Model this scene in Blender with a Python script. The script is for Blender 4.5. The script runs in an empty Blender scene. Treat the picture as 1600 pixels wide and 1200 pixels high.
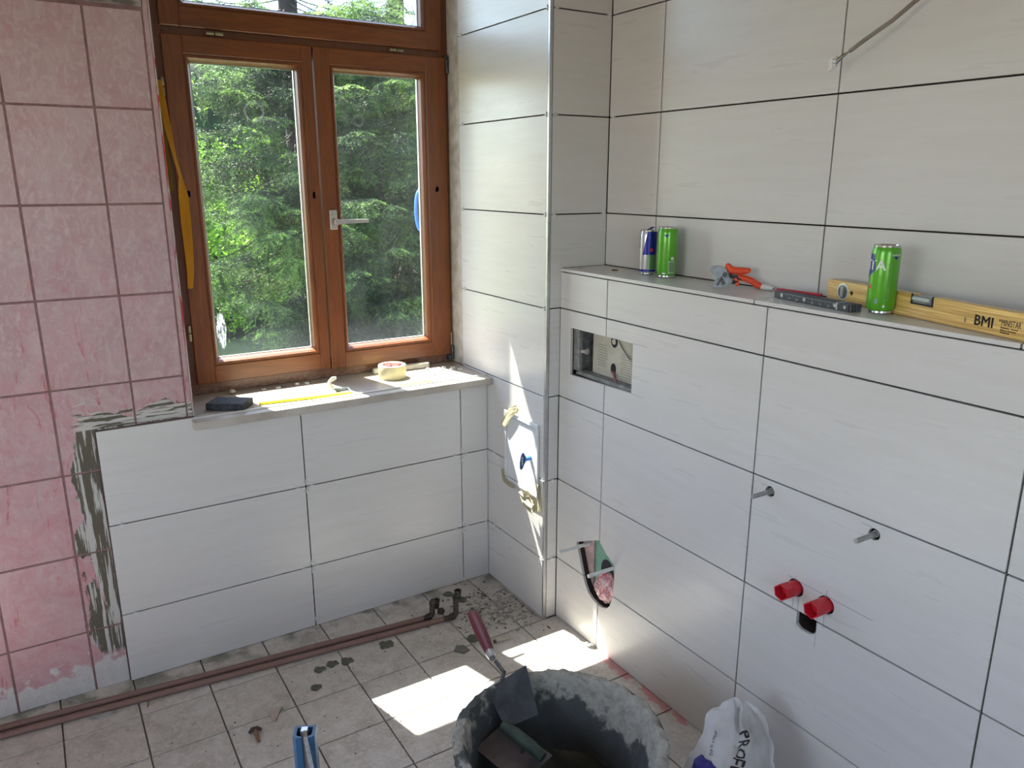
import bpy, bmesh, math, random
import numpy as np
from mathutils import Vector, Matrix, noise as mnoise
from math import pi, sin, cos, radians as R_
random.seed(7); RNG = np.random.default_rng(7)
S = bpy.context.scene
COL = S.collection

# ------------------------------------------------------------------ camera
cd = bpy.data.cameras.new('camera'); cam = bpy.data.objects.new('camera', cd); COL.objects.link(cam)
cd.sensor_width = 36; cd.sensor_fit = 'HORIZONTAL'; cd.lens = 27.154; cd.clip_start = 0.02; cd.clip_end = 200
yaw, pit = 0.556, -0.2596
fw = Vector((sin(yaw)*cos(pit), cos(yaw)*cos(pit), sin(pit)))
rt = Vector((cos(yaw), -sin(yaw), 0)); up = rt.cross(fw)
M = Matrix((rt, up, -fw)).transposed().to_4x4(); M.translation = Vector((-1.4196, -2.4628, 1.5532))
cam.matrix_world = M; S.camera = cam

# ------------------------------------------------------------------ light, sky, exposure
S.view_settings.view_transform = 'Standard'; S.view_settings.look = 'None'
S.view_settings.gamma = 1; S.view_settings.use_curve_mapping = False
S.view_settings.exposure = 0.18
SUN_DIR = Vector((0.25, -1.0, -1.85)).normalized()
SUN_E, SKY_E = 40.0, 4.3
sd = bpy.data.lights.new('sun', 'SUN'); sd.energy = SUN_E; sd.angle = R_(0.53); sd.color = (1, .965, .9)
so = bpy.data.objects.new('sun', sd); COL.objects.link(so)
so.rotation_euler = SUN_DIR.to_track_quat('-Z', 'Y').to_euler()
W = bpy.data.worlds.new('world'); S.world = W; W.use_nodes = True
nt = W.node_tree; nt.nodes.clear()
sky = nt.nodes.new('ShaderNodeTexSky'); sky.sky_type = 'NISHITA'; sky.sun_disc = False
sky.sun_elevation = math.asin(-SUN_DIR.z); sky.sun_rotation = math.atan2(-SUN_DIR.x, -SUN_DIR.y)
sky.dust_density = 1.2; sky.air_density = 1.0; sky.altitude = 300
bg = nt.nodes.new('ShaderNodeBackground'); bg.inputs[1].default_value = SKY_E*0.25
wo = nt.nodes.new('ShaderNodeOutputWorld')
nt.links.new(sky.outputs[0], bg.inputs[0]); nt.links.new(bg.outputs[0], wo.inputs[0])
def area(name, loc, rot, sx, sy, e, col=(1, 1, 1)):
    l = bpy.data.lights.new(name, 'AREA'); l.shape = 'RECTANGLE'; l.size = sx; l.size_y = sy; l.energy = e; l.color = col
    o = bpy.data.objects.new(name, l); COL.objects.link(o); o.location = loc; o.rotation_euler = rot
    return o
# added fill lamp behind the camera, shining forward
area('rear_fill_light', (-1.9, -4.12, 1.55), (R_(90), 0, 0), 1.5, 1.3, 5, (1.0, .90, .78))
# added fill lamp in the left wall, out of view, brightening the right wall
area('left_fill_light', (-3.34, -1.75, 1.55), (0, R_(-90), 0), 1.25, 1.3, 14, (1.0, .91, .82))

# ------------------------------------------------------------------ materials
def nodes(name):
    m = bpy.data.materials.new(name); m.use_nodes = True
    t = m.node_tree; b = t.nodes['Principled BSDF']; return m, t, b
def _v(t, x, sock):
    if isinstance(x, bpy.types.NodeSocket): t.links.new(x, sock)
    elif x is not None:
        if isinstance(x, tuple) and len(x) == 3 and sock.type == 'RGBA': x = (*x, 1)
        sock.default_value = x
def coord(t, scale=(1, 1, 1), rnd=False, kind='Object', loc=(0, 0, 0), rot=(0, 0, 0)):
    tc = t.nodes.new('ShaderNodeTexCoord'); mp = t.nodes.new('ShaderNodeMapping')
    mp.inputs['Scale'].default_value = scale; mp.inputs['Location'].default_value = loc; mp.inputs['Rotation'].default_value = rot
    t.links.new(tc.outputs[kind], mp.inputs[0]); o = mp.outputs[0]
    if rnd:
        oi = t.nodes.new('ShaderNodeObjectInfo'); mu = t.nodes.new('ShaderNodeVectorMath'); mu.operation = 'ADD'
        sc = t.nodes.new('ShaderNodeMath'); sc.operation = 'MULTIPLY'; sc.inputs[1].default_value = 37.0
        t.links.new(oi.outputs['Random'], sc.inputs[0]); t.links.new(o, mu.inputs[0]); t.links.new(sc.outputs[0], mu.inputs[1]); o = mu.outputs[0]
    return o
def noise(t, vec, scale=5, detail=4, rough=.55, dist=0):
    n = t.nodes.new('ShaderNodeTexNoise'); n.inputs['Scale'].default_value = scale; n.inputs['Detail'].default_value = detail
    n.inputs['Roughness'].default_value = rough; n.inputs['Distortion'].default_value = dist
    if vec is not None: t.links.new(vec, n.inputs['Vector'])
    return n.outputs['Fac']
def ramp(t, fac, a, b, lo=.35, hi=.65):
    r = t.nodes.new('ShaderNodeMapRange'); r.inputs[1].default_value = lo; r.inputs[2].default_value = hi
    r.inputs[3].default_value = a; r.inputs[4].default_value = b; _v(t, fac, r.inputs[0]); return r.outputs[0]
def mix(t, fac, a, b, mode='MIX'):
    m = t.nodes.new('ShaderNodeMix'); m.data_type = 'RGBA'; m.blend_type = mode
    _v(t, fac, m.inputs[0]); _v(t, a, m.inputs[6]); _v(t, b, m.inputs[7]); return m.outputs[2]
def math_(t, op, a, b=None):
    m = t.nodes.new('ShaderNodeMath'); m.operation = op; _v(t, a, m.inputs[0])
    if b is not None: _v(t, b, m.inputs[1])
    return m.outputs[0]
def sep(t, vec):
    s = t.nodes.new('ShaderNodeSeparateXYZ'); t.links.new(vec, s.inputs[0]); return s.outputs
def bump(t, b, h, strength=.2, dist=.001):
    n = t.nodes.new('ShaderNodeBump'); n.inputs['Strength'].default_value = strength; n.inputs['Distance'].default_value = dist
    t.links.new(h, n.inputs['Height']); t.links.new(n.outputs[0], b.inputs['Normal'])
MATS = {}
def simple(name, col, rough=.5, metal=0, col2=None, ns=40, bmp=0, trans=0, stretch=(1, 1, 1), lo=.35, hi=.65, bd=.001, coat=0):
    if name in MATS: return MATS[name]
    m, t, b = nodes(name); b.inputs['Roughness'].default_value = rough; b.inputs['Metallic'].default_value = metal
    v = coord(t, stretch); n = noise(t, v, ns, 5)
    if col2 is None: col2 = tuple(c*.86 for c in col)
    _v(t, mix(t, ramp(t, n, 0, 1, lo, hi), col2, col), b.inputs['Base Color'])
    if bmp: bump(t, b, n, bmp, bd)
    if trans: b.inputs['Transmission Weight'].default_value = trans
    if coat: b.inputs['Coat Weight'].default_value = coat
    MATS[name] = m; return m

def mat_tile():
    m, t, b = nodes('new_tile_glaze')
    v = coord(t, (2.2, 2.2, 26), rnd=True); n = noise(t, v, 1.6, 6, .6, .3)
    v2 = coord(t, (1, 1, 1), rnd=True); n2 = noise(t, v2, 3, 3)
    c = mix(t, ramp(t, n, 0, 1, .35, .68), (.575, .555, .53), (.61, .595, .575))
    c = mix(t, ramp(t, n2, 0, .35, .45, .75), c, (.61, .58, .55))
    _v(t, c, b.inputs['Base Color']); _v(t, ramp(t, n, .34, .27), b.inputs['Roughness'])
    bump(t, b, n, .05, .0008); return m
def mat_pink():
    m, t, b = nodes('old_pink_tile_glaze')
    v = coord(t); x, y, z = sep(t, v)
    vr = coord(t, rnd=True)
    n1 = noise(t, vr, 9, 8, .7, 1.2); n2 = noise(t, coord(t, (1, 1, .55), rnd=True), 38, 6, .72, 2.0); n3 = noise(t, v, 4.5, 7, .7, .8)
    c = mix(t, ramp(t, n1, 0, 1, .38, .62), (.40, .235, .250), (.43, .305, .310))
    c = mix(t, ramp(t, n2, 0, .75, .47, .66), c, (.50, .39, .385))
    # pink wash of primer: stronger low on the wall, blotchy
    low = math_(t, 'ADD', ramp(t, z, .78, 0, .3, 1.7), ramp(t, n3, -.45, .45, .3, .7))
    low = ramp(t, low, 0, .62, .15, .95)
    c = mix(t, math_(t, 'MULTIPLY', low, ramp(t, n2, 1, .62, .42, .62)), c, mix(t, ramp(t, n1, 0, 1, .38, .62), (.56, .25, .275), (.62, .36, .375)))
    streak = noise(t, coord(t, (1, 1, .22)), 26, 7, .75, 1.0)
    sm = math_(t, 'MULTIPLY', ramp(t, streak, 0, .8, .56, .66), ramp(t, z, 1, .1, .95, 1.45))
    c = mix(t, sm, c, (.42, .035, .06))
    # bare grey-white strip at the very bottom
    bare = math_(t, 'ADD', z, math_(t, 'ADD', ramp(t, noise(t, v, 20, 6), -.035, .035), math_(t, 'MULTIPLY', math_(t, 'ADD', x, 1.4), -.09)))
    c = mix(t, ramp(t, bare, 1, 0, .098, .112), c, mix(t, ramp(t, n2, 0, 1, .3, .7), (.50, .48, .46), (.62, .60, .57)))
    # smeared tile adhesive round the new tiles
    dx = ramp(t, x, 0, 1, -1.435, -1.335); below = ramp(t, z, 1, 0, .84, .86)
    ms = noise(t, coord(t, (1.0, 1, .45)), 15, 7, .6, .7)
    a1 = math_(t, 'MULTIPLY', math_(t, 'MULTIPLY', ramp(t, math_(t, 'ADD', dx, ramp(t, ms, -.65, .65, .3, .7)), 0, 1, .36, .44), below), ramp(t, z, 0, 1, .105, .125))
    dz = ramp(t, z, 1, 0, .842, .935); inx = ramp(t, x, 0, 1, -1.385, -1.36)
    mh = noise(t, coord(t, (.5, 1, 1.4)), 17, 7, .6, .7)
    a2 = math_(t, 'MULTIPLY', math_(t, 'MULTIPLY', ramp(t, math_(t, 'ADD', dz, ramp(t, mh, -.62, .62, .3, .7)), 0, 1, .42, .5), ramp(t, z, 0, 1, .838, .842)), inx)
    a1 = math_(t, 'MULTIPLY', a1, ramp(t, x, 0, 1, -1.432, -1.428)); a2 = math_(t, 'MULTIPLY', a2, ramp(t, z, 1, 0, .945, .95))
    ad = math_(t, 'MAXIMUM', a1, a2)
    comb = noise(t, coord(t, (4.5, 1, .25)), 22, 5, .6, .1)
    combh = noise(t, coord(t, (.3, 1, 4)), 26, 5, .6, .1)
    cb = mix(t, ramp(t, z, 0, 1, .842, .846), ramp(t, comb, 0, 1, .50, .545), ramp(t, combh, 0, 1, .46, .5))
    adc = mix(t, cb, (.105, .092, .066), (.48, .46, .43))
    c = mix(t, ad, c, adc)
    _v(t, c, b.inputs['Base Color']); _v(t, mix(t, ad, (.36,)*3, (.9,)*3), b.inputs['Roughness'])
    h = math_(t, 'ADD', math_(t, 'MULTIPLY', n2, .8), math_(t, 'MULTIPLY', ad, .7))
    bump(t, b, h, .45, .0016); return m
def mat_floor():
    m, t, b = nodes('old_floor_tile')
    v = coord(t, rnd=True); vw = coord(t)
    n1 = noise(t, v, 14, 8, .72, .6); n2 = noise(t, v, 90, 5, .7); n3 = noise(t, vw, 5, 6, .65, .5)
    c = mix(t, ramp(t, n1, 0, 1, .38, .64), (.40, .365, .325), (.56, .525, .49))
    c = mix(t, ramp(t, n2, 0, .7, .5, .68), c, (.64, .61, .575))
    c = mix(t, ramp(t, noise(t, vw, 33, 6, .7, 1.5), 0, .8, .63, .69), c, (.20, .19, .165))
    c = mix(t, ramp(t, n3, 0, .45, .52, .7), c, (.62, .60, .575))
    x, y, z = sep(t, vw)
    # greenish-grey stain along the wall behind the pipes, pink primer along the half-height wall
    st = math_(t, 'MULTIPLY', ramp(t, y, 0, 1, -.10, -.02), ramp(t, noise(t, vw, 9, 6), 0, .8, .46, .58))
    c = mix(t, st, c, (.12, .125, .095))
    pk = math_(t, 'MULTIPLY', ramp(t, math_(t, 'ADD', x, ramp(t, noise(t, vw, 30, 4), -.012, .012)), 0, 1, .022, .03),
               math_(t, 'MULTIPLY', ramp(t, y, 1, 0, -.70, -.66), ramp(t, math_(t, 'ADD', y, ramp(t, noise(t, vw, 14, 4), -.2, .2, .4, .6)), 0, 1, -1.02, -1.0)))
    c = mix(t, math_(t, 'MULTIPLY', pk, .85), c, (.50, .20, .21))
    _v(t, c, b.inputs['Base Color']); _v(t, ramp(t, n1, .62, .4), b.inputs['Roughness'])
    bump(t, b, math_(t, 'ADD', n1, math_(t, 'MULTIPLY', n2, .4)), .35, .0015); return m
def mat_wood(name, a, bcol, axis='z'):
    m, t, b = nodes(name)
    sc = {'z': (9, 9, .9), 'x': (.9, 9, 9)}[axis]
    n = noise(t, coord(t, sc), 7, 7, .62, .8); n2 = noise(t, coord(t, tuple(q*3 for q in sc)), 18, 4, .6)
    c = mix(t, ramp(t, n, 0, 1, .3, .7), a, bcol); c = mix(t, ramp(t, n2, 0, .35, .45, .7), c, tuple(q*.55 for q in a))
    v = coord(t); x, y, z = sep(t, v)
    dust = math_(t, 'MULTIPLY', ramp(t, z, 1, 0, .838, .880), ramp(t, noise(t, coord(t, (1, 1, 2)), 60, 6), .15, .9, .4, .62))
    c = mix(t, math_(t, 'MULTIPLY', dust, .55), c, (.30, .25, .20))
    _v(t, c, b.inputs['Base Color']); b.inputs['Roughness'].default_value = .36
    b.inputs['Coat Weight'].default_value = .15; b.inputs['Coat Roughness'].default_value = .25
    bump(t, b, n2, .08, .0006); return m
def mat_glass():
    m = bpy.data.materials.new('dusty_pane_glass'); m.use_nodes = True; t = m.node_tree; t.nodes.clear()
    out = t.nodes.new('ShaderNodeOutputMaterial'); tr = t.nodes.new('ShaderNodeBsdfTransparent'); tr.inputs[0].default_value = (.93, .95, .93, 1)
    gl = t.nodes.new('ShaderNodeBsdfGlossy'); gl.inputs['Roughness'].default_value = .03
    fr = t.nodes.new('ShaderNodeFresnel'); fr.inputs[0].default_value = 1.45
    m1 = t.nodes.new('ShaderNodeMixShader'); t.links.new(fr.outputs[0], m1.inputs[0]); t.links.new(tr.outputs[0], m1.inputs[1]); t.links.new(gl.outputs[0], m1.inputs[2])
    df = t.nodes.new('ShaderNodeBsdfTranslucent'); df.inputs[0].default_value = (.85, .9, .95, 1)
    d2 = t.nodes.new('ShaderNodeBsdfDiffuse'); d2.inputs[0].default_value = (.85, .88, .9, 1)
    md = t.nodes.new('ShaderNodeMixShader'); md.inputs[0].default_value = .5
    t.links.new(df.outputs[0], md.inputs[1]); t.links.new(d2.outputs[0], md.inputs[2])
    v = coord(t); x, y, z = sep(t, v)
    sp = ramp(t, noise(t, v, 170, 4, .7), 0, .022, .60, .72)
    fil = ramp(t, noise(t, coord(t, (1, 1, .5)), 7, 6, .6), .0, .004, .35, .7)
    low = ramp(t, z, .014, 0, .93, 1.06)
    def ring(cx, cz, r, w, s):
        dx = math_(t, 'SUBTRACT', x, cx); dz = math_(t, 'SUBTRACT', z, cz)
        d = math_(t, 'SQRT', math_(t, 'ADD', math_(t, 'MULTIPLY', dx, dx), math_(t, 'MULTIPLY', dz, dz)))
        q = math_(t, 'ABSOLUTE', math_(t, 'SUBTRACT', d, r)); return ramp(t, q, s*.35, 0, w*.4, w)
    rg = math_(t, 'MAXIMUM', ring(-.713, 1.77, .030, .003, .07), ring(-.348, 1.755, .018, .006, .03))
    dx = math_(t, 'DIVIDE', math_(t, 'ADD', x, .884), .016); dz = math_(t, 'DIVIDE', math_(t, 'SUBTRACT', z, 1.045), .062)
    el = math_(t, 'ADD', math_(t, 'MULTIPLY', dx, dx), math_(t, 'MULTIPLY', dz, dz))
    smear = math_(t, 'MULTIPLY', ramp(t, el, 1, 0, .7, 1.1), ramp(t, noise(t, coord(t, (3, 1, .6)), 60, 5, .7), 0, .35, .46, .6))
    tot = math_(t, 'MAXIMUM', math_(t, 'MAXIMUM', math_(t, 'ADD', math_(t, 'ADD', sp, fil), low), rg), smear)
    m2 = t.nodes.new('ShaderNodeMixShader'); _v(t, tot, m2.inputs[0]); t.links.new(m1.outputs[0], m2.inputs[1]); t.links.new(md.outputs[0], m2.inputs[2])
    t.links.new(m2.outputs[0], out.inputs[0]); return m
def mat_foliage(name, dark, mid, tip, trans=.35):
    m = bpy.data.materials.new(name); m.use_nodes = True; t = m.node_tree; b = t.nodes['Principled BSDF']; out = t.nodes['Material Output']
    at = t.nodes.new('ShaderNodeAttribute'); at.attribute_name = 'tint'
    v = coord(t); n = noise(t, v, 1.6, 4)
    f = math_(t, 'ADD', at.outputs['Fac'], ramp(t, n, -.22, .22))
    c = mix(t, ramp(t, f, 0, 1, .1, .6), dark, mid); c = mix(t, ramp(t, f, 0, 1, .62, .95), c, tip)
    _v(t, c, b.inputs['Base Color']); b.inputs['Roughness'].default_value = .5
    tl = t.nodes.new('ShaderNodeBsdfTranslucent'); _v(t, c, tl.inputs[0])
    ms = t.nodes.new('ShaderNodeMixShader'); ms.inputs[0].default_value = trans
    t.links.new(b.outputs[0], ms.inputs[1]); t.links.new(tl.outputs[0], ms.inputs[2]); t.links.new(ms.outputs[0], out.inputs[0]); return m

TILE = mat_tile(); PINK = mat_pink(); FLOORT = mat_floor(); GLASS = mat_glass()
WOODZ = mat_wood('window_wood_upright', (.125, .030, .0055), (.215, .062, .010), 'z')
WOODX = mat_wood('window_wood_rail', (.13, .032, .0055), (.225, .065, .010), 'x')
WOODF = mat_wood('window_frame_wood', (.115, .032, .010), (.17, .05, .014), 'z')
BEAD = simple('glazing_bead_wood', (.42, .19, .06), .4, 0, (.33, .14, .04), 30, stretch=(4, 4, 1))
ADH = simple('dark_adhesive_bed', (.030, .019, .014), .9, 0, (.018, .012, .009), 60, .4)
GROUTP = simple('mauve_grout', (.27, .15, .145), .9, 0, (.19, .11, .105), 50, .3)
GROUTF = simple('floor_grout', (.27, .235, .19), .95, 0, (.19, .165, .13), 60, .4)
PLASTER = simple('white_plaster', (.60, .58, .54), .85, 0, (.52, .50, .46), 12, .25)
ROUGHPL = simple('raw_plaster_strip', (.55, .53, .49), .9, 0, (.38, .35, .31), 25, .4)
MARBLE = simple('beige_marble', (.50, .46, .41), .28, 0, (.33, .28, .235), 9, .05, lo=.3, hi=.7)
ALU = simple('aluminium_trim', (.55, .55, .56), .35, .85)
WPL = simple('white_plastic', (.72, .72, .70), .4, 0, (.66, .66, .64))
CREAM = simple('cream_plastic', (.50, .47, .38), .5, 0, (.42, .39, .31), 30)
STEEL = simple('galvanised_steel', (.50, .50, .50), .38, .9, (.36, .36, .36), 120, .1)
DARKST = simple('dark_steel', (.12, .12, .125), .45, .8, (.06, .06, .06), 90, .1)
RED = simple('red_plastic', (.62, .015, .03), .32, 0, (.50, .012, .025), 60)
ORANGE = simple('orange_grip', (.80, .095, .035), .3, 0, (.66, .06, .02), 50)
COPPER = simple('painted_copper_pipe', (.13, .045, .032), .6, .1, (.22, .13, .105), 30, .25, lo=.62, hi=.8)
OLDPIPE = simple('tarnished_pipe', (.10, .075, .062), .5, .6, (.05, .045, .04), 70, .3)
BLACK = simple('matt_black', (.012, .013, .016), .8, 0, (.006, .006, .008), 80)
TAPE = simple('cream_masking_tape', (.66, .62, .44), .6, 0, (.58, .54, .38), 60, .15)
BLUEP = simple('blue_plastic', (.035, .13, .26), .4, 0, (.025, .10, .20), 30, .05)
CONC = simple('crusted_mortar', (.36, .35, .30), .95, 0, (.20, .195, .165), 34, 1.0, lo=.38, hi=.6, bd=.006)
WETM = simple('wet_grey_mortar', (.060, .066, .064), .42, 0, (.030, .034, .034), 16, .7, bd=.006)

# ------------------------------------------------------------------ mesh helpers
def link(o, parent=None):
    COL.objects.link(o)
    if parent is not None: o.parent = parent
    return o
def obj(name, me, mats=None, parent=None, **props):
    if mats is not None:
        for m in (mats if isinstance(mats, (list, tuple)) else [mats]): me.materials.append(m)
    o = bpy.data.objects.new(name, me); link(o, parent)
    for k, v in props.items(): o[k] = v
    return o
def from_bm(name, bm, mats=None, parent=None, smooth=False, **props):
    me = bpy.data.meshes.new(name); bmesh.ops.recalc_face_normals(bm, faces=bm.faces); bm.to_mesh(me); bm.free()
    if smooth:
        for p in me.polygons: p.use_smooth = True
        me.set_sharp_from_angle(angle=R_(35))
    return obj(name, me, mats, parent, **props)
def thing(name, label, cat, group=None, loc=(0, 0, 0)):
    o = bpy.data.objects.new(name, None); o.empty_display_size = .02; link(o); o.location = loc
    o['label'] = label; o['category'] = cat
    if group: o['group'] = group
    return o
def tag(o, label, cat, group=None):
    o['label'] = label; o['category'] = cat
    if group: o['group'] = group
    return o
def box(bm, x0, x1, y0, y1, z0, z1, bev=0, mi=0, M=None):
    r = bmesh.ops.create_cube(bm, size=1)
    vs = r['verts']
    for v in vs: v.co = Vector((x0 + (v.co.x+.5)*(x1-x0), y0 + (v.co.y+.5)*(y1-y0), z0 + (v.co.z+.5)*(z1-z0)))
    fs = list({f for v in vs for f in v.link_faces})
    if M is not None: bmesh.ops.transform(bm, matrix=M, verts=vs)
    if bev:
        es = list({e for v in vs for e in v.link_edges})
        r = bmesh.ops.bevel(bm, geom=es, offset=bev, segments=1, affect='EDGES'); fs = [f for f in fs if f.is_valid] + r['faces']
    for f in fs: f.material_index = mi
    return vs
def boxo(name, a, mats, parent=None, bev=0, **p):
    bm = bmesh.new(); box(bm, *a, bev=bev); return from_bm(name, bm, mats, parent, **p)
def tube(bm, pts, r, seg=12, cap=True, mi=0, closed=False):
    pts = [Vector(p) for p in pts]; n = len(pts); rs = r if isinstance(r, (list, tuple)) else [r]*n
    rings = []; prev = None
    for i, p in enumerate(pts):
        a = pts[(i-1) % n] if (i or closed) else pts[i]; b = pts[(i+1) % n] if (i < n-1 or closed) else pts[i]
        d = (b-a).normalized()
        if prev is None:
            u = d.orthogonal().normalized()
        else:
            u = (prev - d*prev.dot(d)); u = u.normalized() if u.length > 1e-6 else d.orthogonal().normalized()
        prev = u; w = d.cross(u)
        rings.append([bm.verts.new(p + (u*cos(2*pi*k/seg) + w*sin(2*pi*k/seg))*rs[i]) for k in range(seg)])
    m = n if closed else n-1
    for i in range(m):
        A, B = rings[i], rings[(i+1) % n]
        for k in range(seg):
            f = bm.faces.new((A[k], A[(k+1) % seg], B[(k+1) % seg], B[k])); f.material_index = mi
    if cap and not closed:
        for q in (rings[0][::-1], rings[-1]):
            f = bm.faces.new(q); f.material_index = mi
    return rings
def lathe(bm, prof, seg=32, M=None, mi=0):
    """prof: list of (r, z); open profile revolved about z"""
    rings = []
    for r, z in prof:
        if r < 1e-6:
            v = bm.verts.new((0, 0, z)); rings.append([v]); 
        else: rings.append([bm.verts.new((r*cos(2*pi*k/seg), r*sin(2*pi*k/seg), z)) for k in range(seg)])
    for A, B in zip(rings, rings[1:]):
        for k in range(seg):
            a0, a1 = A[k % len(A)], A[(k+1) % len(A)]; b0, b1 = B[k % len(B)], B[(k+1) % len(B)]
            q = []
            for v in (a0, a1, b1, b0):
                if v not in q: q.append(v)
            if len(q) > 2:
                f = bm.faces.new(q); f.material_index = mi
    vs = [v for r in rings for v in r]
    if M is not None: bmesh.ops.transform(bm, matrix=M, verts=vs)
    return rings
def prism(bm, poly, n, d, mi=0):
    """poly: 3-D points of a planar outline, extruded by vector n*d"""
    n = Vector(n)*d
    A = [bm.verts.new(Vector(p)) for p in poly]; B = [bm.verts.new(Vector(p)+n) for p in poly]
    fs = [bm.faces.new(A[::-1]), bm.faces.new(B)]
    for i in range(len(A)): fs.append(bm.faces.new((A[i], A[(i+1) % len(A)], B[(i+1) % len(A)], B[i])))
    for f in fs: f.material_index = mi
    return fs
def cut(o, cutters):
    for c in cutters:
        m = o.modifiers.new('cut', 'BOOLEAN'); m.object = c; m.operation = 'DIFFERENCE'; m.solver = 'EXACT'
    dg = bpy.context.evaluated_depsgraph_get(); dg.update()
    me = bpy.data.meshes.new_from_object(o.evaluated_get(dg)); o.modifiers.clear(); o.data = me
def text_mesh(name, s, size, M, mat, parent, depth=.0002, bend=None, align='LEFT', **p):
    cu = bpy.data.curves.new(name, 'FONT'); cu.body = s; cu.size = size; cu.extrude = depth; cu.align_x = align; cu.resolution_u = 3
    fat = p.pop('bold', 0)
    t = bpy.data.objects.new('tmp', cu); COL.objects.link(t)
    dg = bpy.context.evaluated_depsgraph_get(); dg.update()
    me = bpy.data.meshes.new_from_object(t.evaluated_get(dg)); bpy.data.objects.remove(t); bpy.data.curves.remove(cu)
    if fat:                                   # heavier strokes: the outline repeated a hair to each side
        bm = bmesh.new(); bm.from_mesh(me); g0 = bm.verts[:]+bm.edges[:]+bm.faces[:]
        for dx, dy in ((1, 0), (-1, 0), (0, 1), (0, -1)):
            r = bmesh.ops.duplicate(bm, geom=g0); bmesh.ops.translate(bm, verts=[q for q in r['geom'] if isinstance(q, bmesh.types.BMVert)], vec=(dx*size*.022*fat, dy*size*.018*fat, depth*.1))
        bm.to_mesh(me); bm.free()
    if bend:                                  # bend round a vertical cylinder: x -> angle
        r, a0 = bend
        for v in me.vertices:
            x, y, z = v.co; a = a0 + x/r; v.co = ((r+z)*cos(a), (r+z)*sin(a), y)
    me.transform(M); me.materials.clear(); o = obj(name, me, mat, parent, **p); return o
def roughen(bm, amp, sc, verts=None):
    for v in (verts or bm.verts):
        v.co += mnoise.noise_vector(v.co*sc)*amp

# ------------------------------------------------------------------ room dimensions
A_, B_, C_ = -.395, .2358, .0531            # pier front (y), upper right wall (x), half-height wall front (x)
H0, RW, TW, J = .2352, .302, .602, .0040    # first row height, row and column pitch, joint
LV = [0] + [H0 + RW*k for k in range(9)]    # horizontal joint levels
SH = 1.2716                                 # ledge height
CEIL, XL, YR = 2.72, -3.3, -4.2
TH = .009
XN = -1.3227                                # left end of the new tiles on the window wall
SILL = .833

def wall_tiles(parent, plane, us, zs, cutters=(), mat=TILE, th=TH, j=J, jit=.0004):
    """plane: ('x',c,sign) face at x=c looking towards sign; us = joint positions along the wall"""
    out = []
    ax, c, sg = plane
    for u0, u1 in zip(us, us[1:]):
        lo, hi = min(u0, u1)+j/2, max(u0, u1)-j/2
        for z0, z1 in zip(zs, zs[1:]):
            if z1-z0 < .01 or hi-lo < .006: continue
            f = c + sg*random.uniform(-jit, jit); k = f - sg*th
            a = (min(f, k), max(f, k)); zz = (z0+j/2, z1-j/2)
            bx = (*a, lo, hi, *zz) if ax == 'x' else (lo, hi, *a, *zz)
            o = boxo('tile', bx, mat, parent, bev=.0006)
            for cx in cutters:
                b = cx['bb']
                if b[0] < hi and b[1] > lo and b[2] < z1 and b[3] > z0: cut(o, [cx['o']])
            out.append(o)
    return out

# ================================================================== ROOM SHELL
floor = boxo('floor', (XL-.1, B_+.1, YR-.1, .52, -.12, -.0075), GROUTF, kind='structure')
FP, FU, FV = .2036, -1.1128, -.1946
Mf = Matrix.Rotation(.002, 4, 'Z')
rest = bmesh.new()
for i in range(-10, 7):
    for j in range(-1, 20):
        x0, x1 = FU+i*FP, FU+(i+1)*FP; y1 = FV-j*FP; y0 = y1-FP
        x1 = min(x1, C_+.01 if y1 < A_+.01 else 0.02 if x0 < 0 else C_+.01); y1 = min(y1, .018)
        if x0 < XL: x0 = XL
        if y0 < YR: y0 = YR
        if j == -1 and x0 < -1.3227: y1 = .0168
        if x1-x0 < .004 or y1-y0 < .004: continue
        if (x0 > -.01 and y0 > A_): continue
        zt = random.uniform(-.0004, .0004)
        a = (x0+.0022, x1-.0022, y0+.0022, y1-.0022, -.009, zt)
        if x0 > -2.6 and y1 > -2.3: boxo('tile', a, FLOORT, floor, bev=.0008)
        else: box(rest, *a)
from_bm('distant_tiles', rest, FLOORT, floor, kind='stuff')

boxo('ceiling', (XL-.1, B_+.1, YR-.1, .52, CEIL, CEIL+.12), simple('warm_ceiling_paint', (.58, .50, .40), .8, 0, (.54, .46, .37), 10), kind='structure')

# ---- window wall
bm = bmesh.new()
XW0, XW1 = -1.047, 0.0
# second window further left in the same wall, outside the picture
W2 = (-3.1, -1.84, .85, 2.4)
box(bm, W2[1], XW0, .0175, .50, -.02, CEIL); box(bm, XL-.1, W2[0], .0175, .50, -.02, CEIL)
box(bm, W2[0], W2[1], .0175, .50, -.02, W2[2]); box(bm, W2[0], W2[1], .0175, .50, W2[3], CEIL)
box(bm, XW0, .30, .0096, .50, -.02, .806)                      # below window (backing of new tiles)
box(bm, XN+.001, XW0, .0095, .0175, -.02, .8380)
box(bm, XW0, .30, .0175, .50, 2.66, CEIL)
box(bm, .0125, .30, .2, .50, .806, 2.66)
wall_back = from_bm('wall_back', bm, [ADH], kind='structure')
# grout bed behind pink tiles
bm = bmesh.new(); box(bm, W2[1], XW0-.001, .0140, .0178, 0, CEIL); box(bm, XL, W2[0], .0140, .0178, 0, CEIL)
box(bm, W2[0], W2[1], .0140, .0178, 0, W2[2]); box(bm, W2[0], W2[1], .0140, .0178, W2[3], CEIL)
from_bm('grout_bed', bm, GROUTP, wall_back)
# new tiles below the window
usb = [0.0, -.1163, -.1163-TW, XN]
for u0, u1 in zip(usb, usb[1:]):
    for k in range(3):
        z0, z1 = LV[k], LV[k+1]
        boxo('tile', (u1+J/2, u0-J/2, random.uniform(-.0004, .0004), .009, z0+(J/2 if k else .002), z1-J/2), TILE, wall_back, bev=.0006)
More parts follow.
